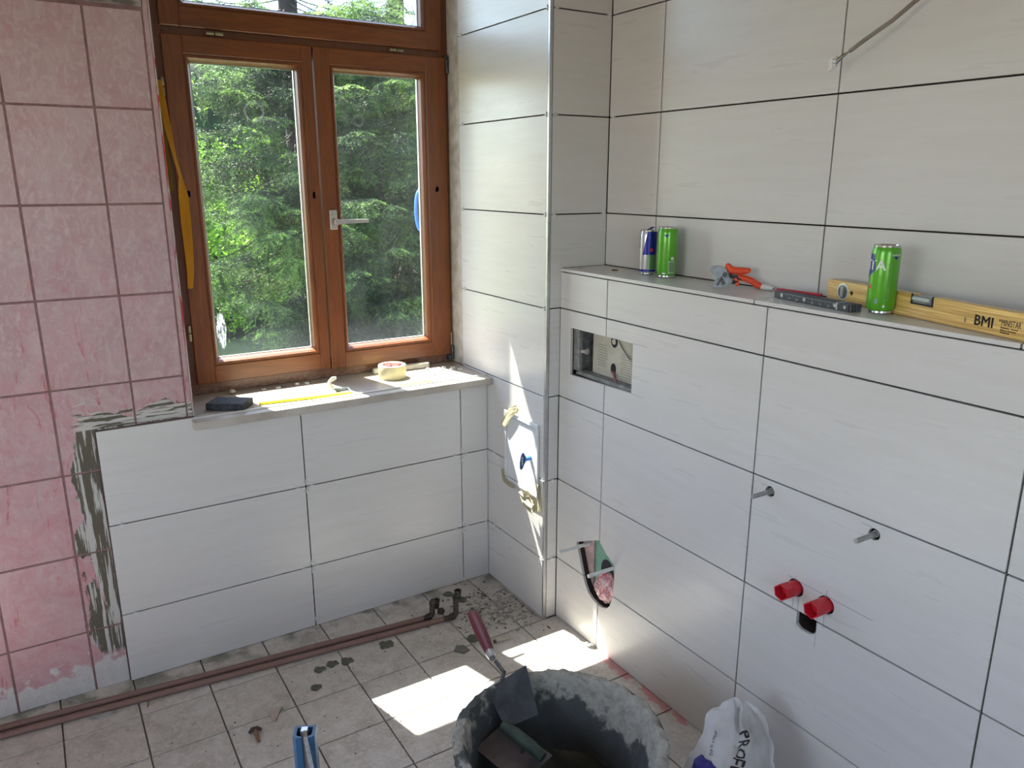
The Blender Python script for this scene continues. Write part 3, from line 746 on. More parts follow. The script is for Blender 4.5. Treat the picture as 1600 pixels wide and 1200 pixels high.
e0 = (TLs*.62+TRs*.38); e1 = Vector((-.519, -.962, .352)); e2 = Vector((-.515, -.915, .362)); e3 = Vector((-.487, -.750, .440-.07+.0))
e3 = Vector((-.474, -.725, .350))
e1 = Vector((-.5255, -.985, .328)); e2 = Vector((-.5235, -.9165, .338))
bm = bmesh.new(); tube(bm, [e0-o_ + Vector((0, 0, -.004)), e1-o_, (e1*.35+e2*.65)-o_], [.0045, .006, .0055], 10); from_bm('tang', bm, DARKST, t, smooth=True)
d = (e3-e2).normalized()
bm = bmesh.new(); tube(bm, [e2-d*.012-o_, e2-o_, e2+d*.012-o_], [.009, .0118, .0135], 16); from_bm('ferrule', bm, ALU, t, smooth=True)
bm = bmesh.new(); L = (e3-e2).length
tube(bm, [e2+d*s-o_ for s in (.008, .03, .07, .12, L-.03, L-.008, L-.001)], [.013, .0145, .0165, .0175, .0165, .0155, .011], 20)
from_bm('handle', bm, simple('dark_red_handle', (.13, .009, .022), .5, 0, (.11, .008, .019), 60), t, smooth=True)
# plastering float lying in the tub
t = thing('plastering_trowel', 'mortar-caked flat trowel with a green handle lying inside the tub', 'trowel', None, (-.62, -1.22, .16))
Mx = frame_M((-.600, -1.075, .222), (.10, -.35, -.05), (-.10, -.30, 1))
bm = bmesh.new(); box(bm, -.02, .13, -.055, .055, -.002, .002, M=Mx); bmesh.ops.subdivide_edges(bm, edges=bm.edges[:], cuts=4, use_grid_fill=True); roughen(bm, .002, 30)
bmesh.ops.translate(bm, verts=bm.verts, vec=(.62, 1.22, -.16)); from_bm('blade', bm, simple('caked_plate', (.13, .10, .105), .7, 0, (.06, .055, .055), 18, .5, bd=.004), t)
bm = bmesh.new(); tube(bm, [Mx @ Vector(p) for p in ((.0, .022, .026), (.04, .022, .032), (.09, .022, .032), (.13, .022, .026))], [.013, .016, .0155, .013], 14); tube(bm, [Mx @ Vector((.07, .022, .025)), Mx @ Vector((.07, .012, .0))], .005, 8)
bmesh.ops.translate(bm, verts=bm.verts, vec=(.62, 1.22, -.16)); from_bm('handle', bm, simple('dull_green_handle', (.035, .060, .040), .7, 0, (.02, .032, .024), 30, .3), t, smooth=True)

# ================================================================== MORTAR BAG
def uvsheet(fn, nu, nv, th=.0012, mats=None, parent=None, name='x', smooth=True):
    bm = bmesh.new(); g = [[bm.verts.new(fn(u/nu, v/nv)) for u in range(nu+1)] for v in range(nv+1)]
    for v in range(nv):
        for u in range(nu): bm.faces.new((g[v][u], g[v][u+1], g[v+1][u+1], g[v+1][u]))
    bmesh.ops.solidify(bm, geom=bm.faces[:], thickness=th); return from_bm(name, bm, mats, parent, smooth=smooth)
bag = thing('mortar_bag', 'open white paper mortar bag with blue print beside the tub', 'bag', None, (-.24, -1.56, 0))
# bag body: flattened tube standing by the wall; its mouth crumpled and turned to the room
bx = Vector((.66, -.52, 0)).normalized()           # across the bag face, left to right in the picture
bn = Vector((-.62, -.62, .45)).normalized()         # towards the camera
BASE, MOUTH = Vector((-.42, -1.60, 0)), Vector((-.112, -1.385, .318))
BORG = Vector((-.24, -1.56, 0))
def bagf(u, v, side):
    # u across 0..1, v up 0..1
    w = .056 + .125*(1-v)**.9
    wid = (u-.5)*2
    d = .055*(1-v**3)*math.sqrt(max(0, 1-wid**2))+.005
    c = BASE.lerp(MOUTH, v)
    p = c + bx*wid*w + Vector((-.55, -.66, .42))*d*(1 if side else -.35) + (Vector((0, 0, 0)) if side else bx*.012*v)
    p.z += .016*cos(wid*2.4)*v**4 - .022*max(0, 1-abs(u-.56)/.06)*v**8
    p += mnoise.noise_vector(p*13)*.010*(.4+v) + mnoise.noise_vector(p*36)*.006*(.5+v) + mnoise.noise_vector(p*80)*.002
    p.z = max(p.z, .003)
    return p
m, tt, b = nodes('paper_bag'); v = coord(tt); x, y, zz = sep(tt, v)
n = noise(tt, v, 14, 5)
c = mix(tt, ramp(tt, n, 0, 1, .35, .6), (.70, .69, .68), (.82, .82, .82))
_v(tt, c, b.inputs['Base Color']); b.inputs['Roughness'].default_value = .55; bump(tt, b, n, .3, .004)
for side in (1, 0):
    o = uvsheet(lambda u, v: bagf(u, v, side)-BORG, 40, 40, .0008, m, bag, 'front_panel' if side else 'back_panel')
# printed blue field and lettering follow the front panel
def on_bag(u, v, off=.0018):
    p = bagf(u, v, 1); a = bagf(min(1, u+.01), v, 1)-p if u < .98 else p-bagf(u-.01, v, 1); q = bagf(u, v+.01, 1)-p
    return p + a.cross(q).normalized()*off
def print_patch(name, outline, mat, res=26):
    bm = bmesh.new(); vs = {}
    u0, u1 = min(p[0] for p in outline), max(p[0] for p in outline); v0, v1 = min(p[1] for p in outline), max(p[1] for p in outline)
    def inside(x, y):
        c = False; n = len(outline)
        for i in range(n):
            (xa, ya), (xb, yb) = outline[i], outline[i-1]
            if (ya > y) != (yb > y) and x < (xb-xa)*(y-ya)/(yb-ya)+xa: c = not c
        return c
    for i in range(res):
        for j in range(res):
            uc, vc = u0+(u1-u0)*(i+.5)/res, v0+(v1-v0)*(j+.5)/res
            if not inside(uc, vc): continue
            q = []
            for di, dj in ((0, 0), (1, 0), (1, 1), (0, 1)):
                k = (i+di, j+dj)
                if k not in vs: vs[k] = bm.verts.new(on_bag(u0+(u1-u0)*k[0]/res, v0+(v1-v0)*k[1]/res) - BORG)
                q.append(vs[k])
            bm.faces.new(q)
    return from_bm(name, bm, mat, bag)
INKB = simple('blue_print', (.018, .018, .19), .5); INKK = simple('black_print', (.015, .015, .018), .5)
print_patch('blue_print', [(.02, 0), (.90, 0), (.90, .66), (.70, .675), (.45, .70), (.25, .745), (.12, .775), (.06, .70)], INKB, 150)
def bag_text(s, u, v, ang, size, mat=INKK):
    cu = bpy.data.curves.new('t', 'FONT'); cu.body = s; cu.size = size; cu.offset = size*.015; cu.resolution_u = 2
    t = bpy.data.objects.new('tmp', cu); COL.objects.link(t); dg = bpy.context.evaluated_depsgraph_get(); dg.update()
    me = bpy.data.meshes.new_from_object(t.evaluated_get(dg)); bpy.data.objects.remove(t); bpy.data.curves.remove(cu)
    bm = bmesh.new(); bm.from_mesh(me)
    bmesh.ops.subdivide_edges(bm, edges=[e for e in bm.edges if e.calc_length() > size*.25], cuts=2)
    for w in bm.verts:
        x, y = w.co.x*cos(ang)-w.co.y*sin(ang), w.co.x*sin(ang)+w.co.y*cos(ang)
        w.co = on_bag(min(.97, max(.02, u+x/.15)), min(.985, max(0, v+y/.40)), .0026) - BORG
    return from_bm('lettering', bm, mat, bag)
bag_text('PROFI', .57, .885, -1.62, .025); bag_text('INHALT 25 KG', .23, .885, -1.62, .0068)
bag_text('e', .23, .745, -1.62, .008)
boxb = [(.70, .66), (.73, .66), (.76, .90), (.73, .90)]

# ================================================================== BLUE STAND
t = thing('blue_profile_stand', 'upright slotted blue plastic profile with a bright steel strip on it', 'tool', None, (-1.05, -1.02, 0))
bm = bmesh.new(); D = .046; w = .005
def U(dx, dy): return Vector((dx, dy, 0))
P2 = [(-.023, .016), (-.023, -.018), (-.016, -.024), (-.003, -.024), (-.003, -.019), (-.014, -.017), (-.017, -.012), (-.017, .010), (.017, .010), (.017, -.012), (.014, -.017), (.006, -.019), (.006, -.024), (.016, -.024), (.023, -.018), (.023, .016)]
rz = Matrix.Rotation(-.45, 4, 'Z')
prism(bm, [rz @ Vector((a, b, 0)) for a, b in P2], (0, 0, 1), .402)
bmesh.ops.bevel(bm, geom=bm.edges[:], offset=.0006, segments=1, affect='EDGES')
from_bm('profile', bm, BLUEP, t)
bm = bmesh.new(); box(bm, -.0075, .0075, -.012, .004, .02, .409, bev=.001, M=rz); from_bm('inner_bar', bm, ALU, t)
bm = bmesh.new()
tube(bm, [rz @ Vector(p) for p in ((.002, -.010, .408), (.004, -.022, .402), (.018, -.055, .36), (.070, -.175, .20))], [.0045, .006, .0062, .0062], 4)
from_bm('steel_strip', bm, STEEL, t)

# ================================================================== THINGS IN THE LOW WALL
# flush-valve opening
t = thing('flush_valve_box', 'open in-wall cistern box with cream inner cover and small plastic rod', 'cistern', None, (C_, -.61, 1.0))
def rel(bm, o): bmesh.ops.translate(bm, verts=bm.verts, vec=-Vector(o)); return bm
T0 = (C_, -.61, 1.0)
bm = bmesh.new(); X0, X1 = C_+.012, C_+.024
box(bm, X0, C_+.11, -.475, -.459, .932, 1.082); box(bm, X0, C_+.11, -.762, -.46, .932, .944); box(bm, X0, C_+.11, -.765, -.76, .932, 1.084)
box(bm, X0, X1, -.490, -.474, .94, 1.08)
from_bm('box_frame', rel(bm, T0), simple('grey_box_plastic', (.26, .26, .25), .6, 0, (.13, .125, .12), 50, .3), t)
bm = bmesh.new(); box(bm, C_+.016, C_+.02, -.4665, -.4600, .930, 1.080); from_bm('wood_shim', rel(bm, T0), simple('brown_shim', (.14, .06, .04), .8), t)
bm = bmesh.new(); box(bm, C_+.10, C_+.105, -.765, -.46, .93, 1.087); from_bm('back_wall', rel(bm, T0), simple('dark_teal_inside', (.06, .08, .085), .6), t)
bm = bmesh.new(); box(bm, C_+.046, C_+.054, -.80, -.514, .940, 1.12, bev=.004); cov = from_bm('inner_cover', rel(bm, T0), CREAM, t)
def lcyl(y, z, r, x0, x1, seg=24, sy=1, sz=1):
    bm = bmesh.new(); prism(bm, [(x0, y+sy*r*cos(2*pi*k/seg), z+sz*r*sin(2*pi*k/seg)) for k in range(seg)], (1, 0, 0), x1-x0); return bm
for (y, z, r, sz) in ((-.625, 1.064, .016, 1.3), (-.624, .975, .0125, 1.4)):
    from_bm('keyhole', rel(lcyl(y, z, r, C_+.0452, C_+.0462, sz=sz), T0), BLACK, t)
from_bm('screw_head', rel(lcyl(-.625, 1.062, .009, C_+.043, C_+.0455), T0), CREAM, t)
bm = bmesh.new()
for k in range(9): box(bm, C_+.0456, C_+.0462, -.595+random.uniform(0, .01), -.545, .985+k*.0085-.012, .9865+k*.0085-.012)
for k in range(11): box(bm, C_+.0456, C_+.0462, -.735, -.657+random.uniform(-.012, .004), .950+k*.008, .9513+k*.008)
from_bm('printed_lines', rel(bm, T0), simple('grey_print', (.22, .20, .16), .7), t, kind='stuff')
bm = bmesh.new(); P = [(C_+.02, -.483, 1.009), (C_+.022, -.498, 1.010), (C_+.026, -.515, 1.012)]
tube(bm, [P[0], P[2]], .006, 14); tube(bm, [P[0], (C_+.0205, -.487, 1.0093)], .0105, 16); tube(bm, [(C_+.0255, -.511, 1.0115), P[2]], .0095, 16)
from_bm('spacer_rod', rel(bm, T0), simple('dirty_white_plastic', (.45, .40, .38), .5), t, smooth=True)
bm = bmesh.new(); tube(bm, [(C_+.044, -.627, .966), (C_+.036, -.642, .955), (C_+.027, -.660, .945), (C_+.016, -.682, .930)], [.005, .0045, .004, .0045], 10)
from_bm('pull_cord', rel(bm, T0), simple('pinkish_cord', (.34, .07, .08), .6, 0, (.12, .08, .08), 200), t, smooth=True)
bm = bmesh.new(); tube(bm, [(C_+.044, -.645, 1.078), (C_+.042, -.66, 1.058), (C_+.042, -.68, 1.040), (C_+.040, -.71, 1.020)], .0014, 6)
from_bm('thin_wire', rel(bm, T0), DARKST, t)

# drain opening contents
t = thing('toilet_mount', 'green mounting plate with two white rods behind the jagged wall cut-out', 'fitting', None, (C_+.05, -.62, .3))
T1 = (C_+.05, -.62, .3)
bm = bmesh.new(); box(bm, C_+.036, C_+.042, -.76, -.52, .10, .45); from_bm('green_plate', rel(bm, T1), simple('green_paint', (.22, .42, .32), .5, 0, (.16, .32, .25), 20), t)
bm = bmesh.new(); box(bm, C_+.028, C_+.034, -.577, -.50, .20, .42); from_bm('plaster_edge', rel(bm, T1), simple('pink_plaster', (.52, .36, .36), .8, 0, (.28, .22, .2), 30, .4), t)
for (y, z, r) in ((-.698, .372, .040), (-.640, .285, .030)):
    bm = lcyl(y, z, r, C_+.034, C_+.0362, sz=1.2); from_bm('pipe_hole', rel(bm, T1), simple('dark_hole', (.02, .016, .03), .6), t)
rods = [((C_+.03, -.545, .343), (-.045, -.545, .3445)), ((C_+.034, -.7135, .3345), (-.048, -.7135, .3355))]
for a, b_ in rods:
    bm = bmesh.new(); tube(bm, [a, b_], .0062, 14); from_bm('rod_sleeve', rel(bm, T1), WPL, t, smooth=True)
bm = bmesh.new(); r = bmesh.ops.create_icosphere(bm, subdivisions=4, radius=1)
for v in bm.verts:
    n = mnoise.fractal(v.co*2.2, 1, 2, 4); v.co = Vector((C_+.022+v.co.x*.020, -.657+v.co.y*.052-.35*(v.co.z*.045), .232+v.co.z*.056)) + v.co.normalized()*n*.010
m, tt, b = nodes('pink_film'); n = noise(tt, coord(tt, (1, 1, 1)), 45, 6, .7, 1.5)
_v(tt, mix(tt, ramp(tt, n, 0, 1, .42, .6), (.50, .10, .13), (.62, .56, .56)), b.inputs['Base Color']); b.inputs['Roughness'].default_value = .25; bump(tt, b, n, .6, .004)
from_bm('plastic_film', rel(bm, T1), m, t, smooth=True)

# threaded studs and red caps
for i, (y, z) in enumerate(STUDS):
    lb = 'threaded steel stud nearer the window in the half-height wall' if i == 0 else 'threaded steel stud nearer the camera in the half-height wall'
    t = thing('threaded_stud', lb, 'stud', 'washbasin studs', (C_, y, z)); bm = bmesh.new()
    rs, pts = [], []
    for k in range(46): pts.append((.045-.0024*k, 0, 0)); rs.append(.0060 if k % 2 else .0052)
    tube(bm, pts, rs, 12); from_bm('thread', bm, STEEL, t, smooth=False)
    bm = bmesh.new(); tube(bm, [(.004, 0, 0), (.03, 0, 0)], .0085, 16); from_bm('wall_plug', bm, simple('grey_plug', (.28, .28, .28), .6), t)
for i, (y, z) in enumerate(CAPS):
    lb = 'red hexagonal plastic pipe cap, the upper left one of the pair' if i == 0 else 'red hexagonal plastic pipe cap directly above the drain hole'
    t = thing('protective_plug', lb, 'cap', 'red caps on the water pipes', (C_, y, z))
    bm = bmesh.new(); tube(bm, [(.05, 0, 0), (.0, 0, .002), (-.030, 0, .003)], .0185, 28); from_bm('sleeve', bm, RED, t, smooth=True)
    bm = bmesh.new(); s = 6
    for (xa, ra, xb, rb) in ((-.026, .0205, -.054, .0215),):
        A = [bm.verts.new((xa, ra*cos(2*pi*k/s+.3), ra*sin(2*pi*k/s+.3)+.003)) for k in range(s)]; Bv = [bm.verts.new((xb, rb*cos(2*pi*k/s+.3), rb*sin(2*pi*k/s+.3)+.004)) for k in range(s)]
        Ci = [bm.verts.new((xb, .0185*cos(2*pi*k/s+.3), .0185*sin(2*pi*k/s+.3)+.004)) for k in range(s)]; Di = [bm.verts.new((xb+.03, .0165*cos(2*pi*k/s+.3), .0165*sin(2*pi*k/s+.3)+.004)) for k in range(s)]
        for k in range(s):
            q = (k+1) % s
            bm.faces.new((A[k], A[q], Bv[q], Bv[k])); bm.faces.new((Bv[k], Bv[q], Ci[q], Ci[k])); bm.faces.new((Ci[k], Ci[q], Di[q], Di[k]))
        bm.faces.new(Di); bm.faces.new(A)
    from_bm('hexagon_socket', bm, RED, t)

# pencil lines on the low wall
PENC = simple('pencil_line', (.25, .24, .25), .8)
bm = bmesh.new()
def pl(p, q, w=.0006):
    (y0, z0), (y1, z1) = p, q; d = Vector((0, y1-y0, z1-z0)).normalized(); n = Vector((0, -d.z, d.y))*w
    a = Vector((C_-.0008, y0, z0)); b = Vector((C_-.0008, y1, z1))
    f = bm.faces.new([bm.verts.new(v) for v in (a-n, b-n, b+n, a+n)])
for p, q in (((-1.372, .617), (-1.60, .612)), ((-1.393, .625), (-1.393, .545)), ((-1.4808, .63), (-1.4808, .53)), ((-1.4074, .57), (-1.4085, .49)), ((-1.4640, .57), (-1.4640, .47)),
             ((-1.268, .822), (-1.287, .822)), ((-1.545, .826), (-1.57, .8245)), ((-.7665, 1.0865), (-.83, 1.087)), ((-.7665, .9345), (-.82, .934))): pl(p, q)
from_bm('pencil_marks', bm, PENC, ledge)

# ================================================================== HATCH ON THE PIER
HY0, HY1, HZ0, HZ1 = -.1345, -.3600, .4620, .7335
t = thing('service_hatch', 'white service hatch standing taped to the tiled pier beside the window', 'hatch', None, (0, -.247, HZ0))
T2 = (0, -.247, HZ0); WH = simple('white_hatch_enamel', (.66, .67, .68), .35, 0, (.60, .61, .63), 6)
bm = bmesh.new(); w = .016
box(bm, -.009, -.0006, HY1, HY0, HZ0, HZ0+w, bev=.002); box(bm, -.009, -.0006, HY1, HY0, HZ1-w, HZ1, bev=.002); box(bm, -.009, -.0006, HY1, HY1+w, HZ0+w, HZ1-w, bev=.002); box(bm, -.009, -.0006, HY0-w, HY0, HZ0+w, HZ1-w, bev=.002)
from_bm('hatch_frame', rel(bm, T2), WH, t)
bm = bmesh.new(); box(bm, -.0065, -.0012, HY1+w+.0018, HY0-w-.0018, HZ0+w+.0018, HZ1-w-.0018, bev=.001); from_bm('hatch_door', rel(bm, T2), WH, t)
t = thing('hatch_key', 'small dark blue wing key sticking out of the white hatch', 'key', None, (-.0065, -.3115, .6005)); T3 = (-.0065, -.3115, .6005)
bm = bmesh.new(); tube(bm, [(-.006, -.3115, .6005), (-.030, -.3115, .5985)], [.0085, .0075], 16); from_bm('stem', rel(bm, T3), simple('bright_blue_plastic', (.05, .22, .62), .4), t, smooth=True)
bm = bmesh.new()
P = [(-.026, .6085), (-.026, .590), (-.034, .583), (-.0395, .566), (-.046, .562), (-.050, .569), (-.050, .590), (-.046, .612), (-.040, .625), (-.034, .622), (-.031, .612)]
prism(bm, [(x_, -.3095, z_) for x_, z_ in P], (0, -1, 0), .005); bmesh.ops.bevel(bm, geom=bm.edges[:], offset=.001, segments=1, affect='EDGES')
from_bm('wing', rel(bm, T3), simple('navy_plastic', (.012, .045, .16), .4), t)
bm = bmesh.new(); box(bm, -.0455, -.0395, -.3150, -.3146, .580, .611); box(bm, -.0455, -.0395, -.3090, -.3085, .580, .611)
from_bm('label_plate', rel(bm, T3), simple('grey_label', (.30, .36, .42), .5), t)
def crumple(name, label, pts, group, amp=.003, seed=0, off=.010):
    """masking tape: strip of quads through (y,z) pairs, lifted from the wall"""
    rng = random.Random(seed); t = None; bm = bmesh.new(); g = []
    for (a, b) in pts:
        row = []
        for k in range(7):
            f = k/6; y = a[0]+(b[0]-a[0])*f; z = a[1]+(b[1]-a[1])*f
            row.append(bm.verts.new((-off-rng.uniform(0, amp), y+rng.uniform(-.001, .001), z+rng.uniform(-.001, .001))))
        g.append(row)
    for r0, r1 in zip(g, g[1:]):
        for k in range(6): bm.faces.new((r0[k], r0[k+1], r1[k+1], r1[k]))
    bmesh.ops.solidify(bm, geom=bm.faces[:], thickness=.0008)
    return tag(from_bm(name, bm, TAPE, smooth=True), label, 'tape', group)
crumple('masking_tape', 'masking tape strip across the upper left hatch corner', [((-.118, .680), (-.150, .667)), ((-.150, .722), (-.180, .703)), ((-.178, .748), (-.205, .728)), ((-.206, .765), (-.232, .745)), ((-.222, .772), (-.240, .762))], 'masking tape on the hatch', seed=2)
crumple('masking_tape', 'masking tape running down the left edge of the hatch', [((-.118, .50), (-.140, .50)), ((-.118, .475), (-.142, .485)), ((-.130, .452), (-.150, .468)), ((-.178, .444), (-.180, .462)), ((-.215, .450), (-.215, .466))], 'masking tape on the hatch', seed=3)
crumple('masking_tape', 'crumpled masking tape under the lower right hatch corner', [((-.258, .462), (-.275, .442)), ((-.290, .462), (-.290, .415)), ((-.315, .480), (-.318, .400)), ((-.335, .470), (-.348, .395)), ((-.350, .455), (-.360, .410))], 'masking tape on the hatch', seed=4, amp=.016)
crumple('masking_tape', 'thin strip of masking tape beside the pier corner under the hatch', [((-.362, .520), (-.376, .520)), ((-.366, .480), (-.380, .482)), ((-.370, .435), (-.386, .440)), ((-.372, .420), (-.388, .424))], 'masking tape on the hatch', seed=5, amp=.008)

# ================================================================== TILE SPACERS
def spacer_mesh(ax, s=.0085):
    bm = bmesh.new(); w = .00085
    for a in ((-s, s, -w, w), (-w, w, -s, s)):
        if ax == 'y': box(bm, a[0], a[1], -.0045, .004, a[2], a[3])
        else: box(bm, -.0045, .004, a[0], a[1], a[2], a[3])
    me = bpy.data.meshes.new('spacer'); bm.to_mesh(me); bm.free(); me.materials.append(WPL); return me
SM = {'y': spacer_mesh('y'), 'x': spacer_mesh('x', .0075)}
def spacer(loc, ax, label, group):
    o = bpy.data.objects.new('tile_spacer', SM[ax]); link(o); o.location = loc; tag(o, label, 'tile spacer', group)
X1, X2 = -.1163, -.1163-TW
for cx, x in (('right-hand', X1), ('left-hand', X2)):
    for cz, z in (('upper', LV[2]), ('lower', LV[1])):
        for nm, dx, dz in (('left of', -.028, 0), ('right of', .020, 0), ('above', 0, .016), ('below', 0, -.016)):
            spacer((x+dx, -.001, z+dz), 'y', f'white cross spacer {nm} the {cz} {cx} joint crossing under the window', 'spacers below the window')
for x, z, lb in ((X1, SILL-.034, 'directly under the sill in the right-hand upright joint'), (X2, SILL-.034, 'directly under the sill in the left-hand upright joint'),
              (X1, .012, 'near the floor in the right-hand upright joint'), (X2, .03, 'near the floor in the left-hand upright joint'),
              (XN+.035, LV[2], 'at the left end of the upper level joint beside the pink tiles'), (XN+.04, LV[1], 'at the left end of the lower level joint beside the pink tiles'), (-.012, LV[1], 'in the room corner below the window')):
    spacer((x, -.001, z), 'y', 'white cross spacer '+lb, 'spacers below the window')
ORD = ['lowest', 'second', 'third', 'fourth', 'fifth', 'sixth', 'seventh', 'eighth']
for k, z in enumerate(LV[1:9]): spacer((-.001, -.383, z), 'x', f'white cross spacer by the pier edge in the {ORD[k]} level joint up', 'spacers on the window side of the pier')
for k, z in enumerate(LV[4:8]): spacer((-.001, .165, z), 'x', f'white cross spacer beside the window frame, in the {ORD[k]} joint above the sill', 'spacers beside the window frame')
for y, z, lb in ((-.049, LV[2], 'just off the front corner of the marble sill'), (-.052, LV[1]+.0, 'low on the pier near the room corner')): spacer((-.001, y, z), 'x', 'white cross spacer '+lb, None)
for k, z in enumerate(LV[5:9]): spacer((.022, A_-.001, z), 'y', f'white cross spacer on the shaded pier face by the trim, {ORD[k]} above ledge', 'spacers on the room side of the pier')
for k, z in enumerate((LV[5], LV[7])): spacer((.222, A_-.001, z), 'y', f'white cross spacer in the shaded inner corner, {("lower", "upper")[k]} of the two', 'spacers on the room side of the pier')
for k, z in enumerate((LV[1], LV[2])): spacer((.030, A_-.001, z), 'y', f'white cross spacer on the narrow pier strip beside the low wall, {("lower", "upper")[k]} one', 'spacers on the room side of the pier')
spacer((B_-.001, -.415, LV[6]), 'x', 'white cross spacer in the upper right wall joint next to the corner', None)

# ================================================================== ON THE LEDGE
def can(label, x, y, h, r, mat, rotz, group=None, cat='can'):
    t = thing('drink_can', label, cat, group, (x, y, SH))
    bm = bmesh.new(); lathe(bm, [(r*.78, .0065), (r*.93, .010), (r, .019), (r, h-.017), (r*.97, h-.0105), (r*.90, h-.004)], 44); o = from_bm('body', bm, mat, t, smooth=True); o.rotation_euler.z = rotz
    bm = bmesh.new(); lathe(bm, [(0, .004), (r*.70, .0035), (r*.76, .0003), (r*.82, .0035), (r*.80, .0072)], 44); from_bm('base', bm, CANAL, t, smooth=True)
    bm = bmesh.new(); lathe(bm, [(r*.899, h-.0042), (r*.905, h-.0008), (r*.88, h), (r*.85, h-.002), (r*.80, h-.007), (0, h-.006)], 44); from_bm('lid', bm, CANAL, t, smooth=True)
    bm = bmesh.new(); lathe(bm, [(.0, h-.004), (.008, h-.004), (.0085, h-.0052), (0, h-.0052)], 18, Matrix.Rotation(rotz, 4, 'Z') @ Matrix.Translation((.006, 0, 0)) @ Matrix.Scale(.7, 4, (0, 1, 0))); from_bm('ring_pull', bm, CANAL, t, smooth=True)
    return t, o
CANAL = simple('bright_can_metal', (.62, .62, .62), .25, .95)
GREEN = simple('green_can_paint', (.105, .42, .018), .30, .25, (.09, .37, .015), 30)
GREEN.node_tree.nodes['Principled BSDF'].inputs['Coat Weight'].default_value = .4
CYAN = Vector((-1.4196, -2.4628))
def face_ang(x, y): return math.atan2(CYAN.y-y, CYAN.x-x)
INKW = simple('white_print', (.75, .76, .75), .4); INKN = simple('navy_print', (.012, .03, .24), .4); INKG = simple('pale_green_print', (.22, .50, .14), .4); INKO = simple('orange_print', (.62, .09, .02), .4)
def can_patch(t, r, h0, h1, a0, a1, mat, name='print', shape=None, n=10, off=.0004):
    bm = bmesh.new(); rows = []
    for j in range(n+1):
        f = j/n; z = h0+(h1-h0)*f; b0, b1 = (a0, a1) if shape is None else shape(f)
        rows.append([bm.verts.new(((r+off)*cos(b0+(b1-b0)*i/n), (r+off)*sin(b0+(b1-b0)*i/n), z)) for i in range(n+1)])
    for A, B in zip(rows, rows[1:]):
        for i in range(n):
            if (A[i].co-A[i+1].co).length < 1e-6 and (B[i].co-B[i+1].co).length < 1e-6: continue
            bm.faces.new((A[i], A[i+1], B[i+1], B[i]))
    bmesh.ops.remove_doubles(bm, verts=bm.verts, dist=1e-6)
    return from_bm(name, bm, mat, t, smooth=True)
def can_text(t, s, size, r, h, ang, mat, bold=1):
    w = len(s)*size*.62
    o = text_mesh('lettering', s, size, Matrix.Translation((0, 0, h)), mat, t, .00015, bend=(r+.0006, ang-w/2/r), bold=bold); return o
# angles: the picture's right is -90 deg of the camera-facing direction seen from above -> +angle goes right
def green_can(label, x, y, turn, group):
    r, h = .029, .1465; t, o = can(label, x, y, h, r, GREEN, 0, group); a = face_ang(x, y) + turn
    return t, r, a
t, r, a = green_can('green soda can standing alone in front of the wooden level', .1345, -1.473, 0, 'green soda cans')
can_text(t, 'FANTA', .030, r, .095, a-1.55, INKW)
can_patch(t, r, .072, .094, 0, 0, INKN, shape=lambda f: (a-1.75, a-1.75+1.08*(f**.7)))
can_patch(t, r, .094, .128, 0, 0, INKN, off=.0003, shape=lambda f: (a-2.9, a-.62-.25*f))
can_patch(t, r, .052, .064, 0, 0, INKO, shape=lambda f: (a-.98-.13*sin(pi*f), a-.98+.16*sin(pi*f)))
can_patch(t, r, .064, .070, 0, 0, INKG, shape=lambda f: (a-1.1, a-.95-.1*f))
can_patch(t, r, .117, .124, 0, 0, INKN, shape=lambda f: (a+.75-.24*f, a+.75+.24*f)); can_text(t, 'FANTA', .0065, r, .1245, a+.75, INKW)
for k in range(14):
    can_text(t, random.choice(['lllilll', 'ililli', 'llill']), .0055, r, .106-.0058*k, a+.62, INKG, 0)
can_patch(t, r, .016, .0215, a+.15, a+.28, INKW); can_patch(t, r, .024, .034, a-.42, a-.25, simple('pale_blue_print', (.2, .35, .5), .4))
t, r, a = green_can('green soda can with white barcode standing beside the blue and silver can', .176, -.758, 0, 'green soda cans')
can_patch(t, r, .117, .126, 0, 0, INKN, shape=lambda f: (a-.12-.30*f, a-.12+.30*f)); 
for k in range(11): can_text(t, random.choice(['lllilll', 'illil', 'lilill']), .0055, r, .10-.0058*k, a-.05, INKG, 0)
can_patch(t, r, .014, .050, a+.16, a+.86, simple('barcode_ground', (.38, .58, .33), .4), off=.0003)
bm = bmesh.new()
for k in range(15):
    b0 = a+.20+k*.042; 
    q = [bm.verts.new(((r+.0006)*cos(w_), (r+.0006)*sin(w_), z_)) for w_, z_ in ((b0, .018), (b0+.018, .018), (b0+.018, .047), (b0, .047))]; bm.faces.new(q)
from_bm('barcode', bm, simple('dark_green_print', (.03, .07, .03), .5), t)
can_patch(t, r, .053, .062, a+.42, a+.72, INKW); can_patch(t, r, .012, .0165, a-.45, a-.08, INKW)
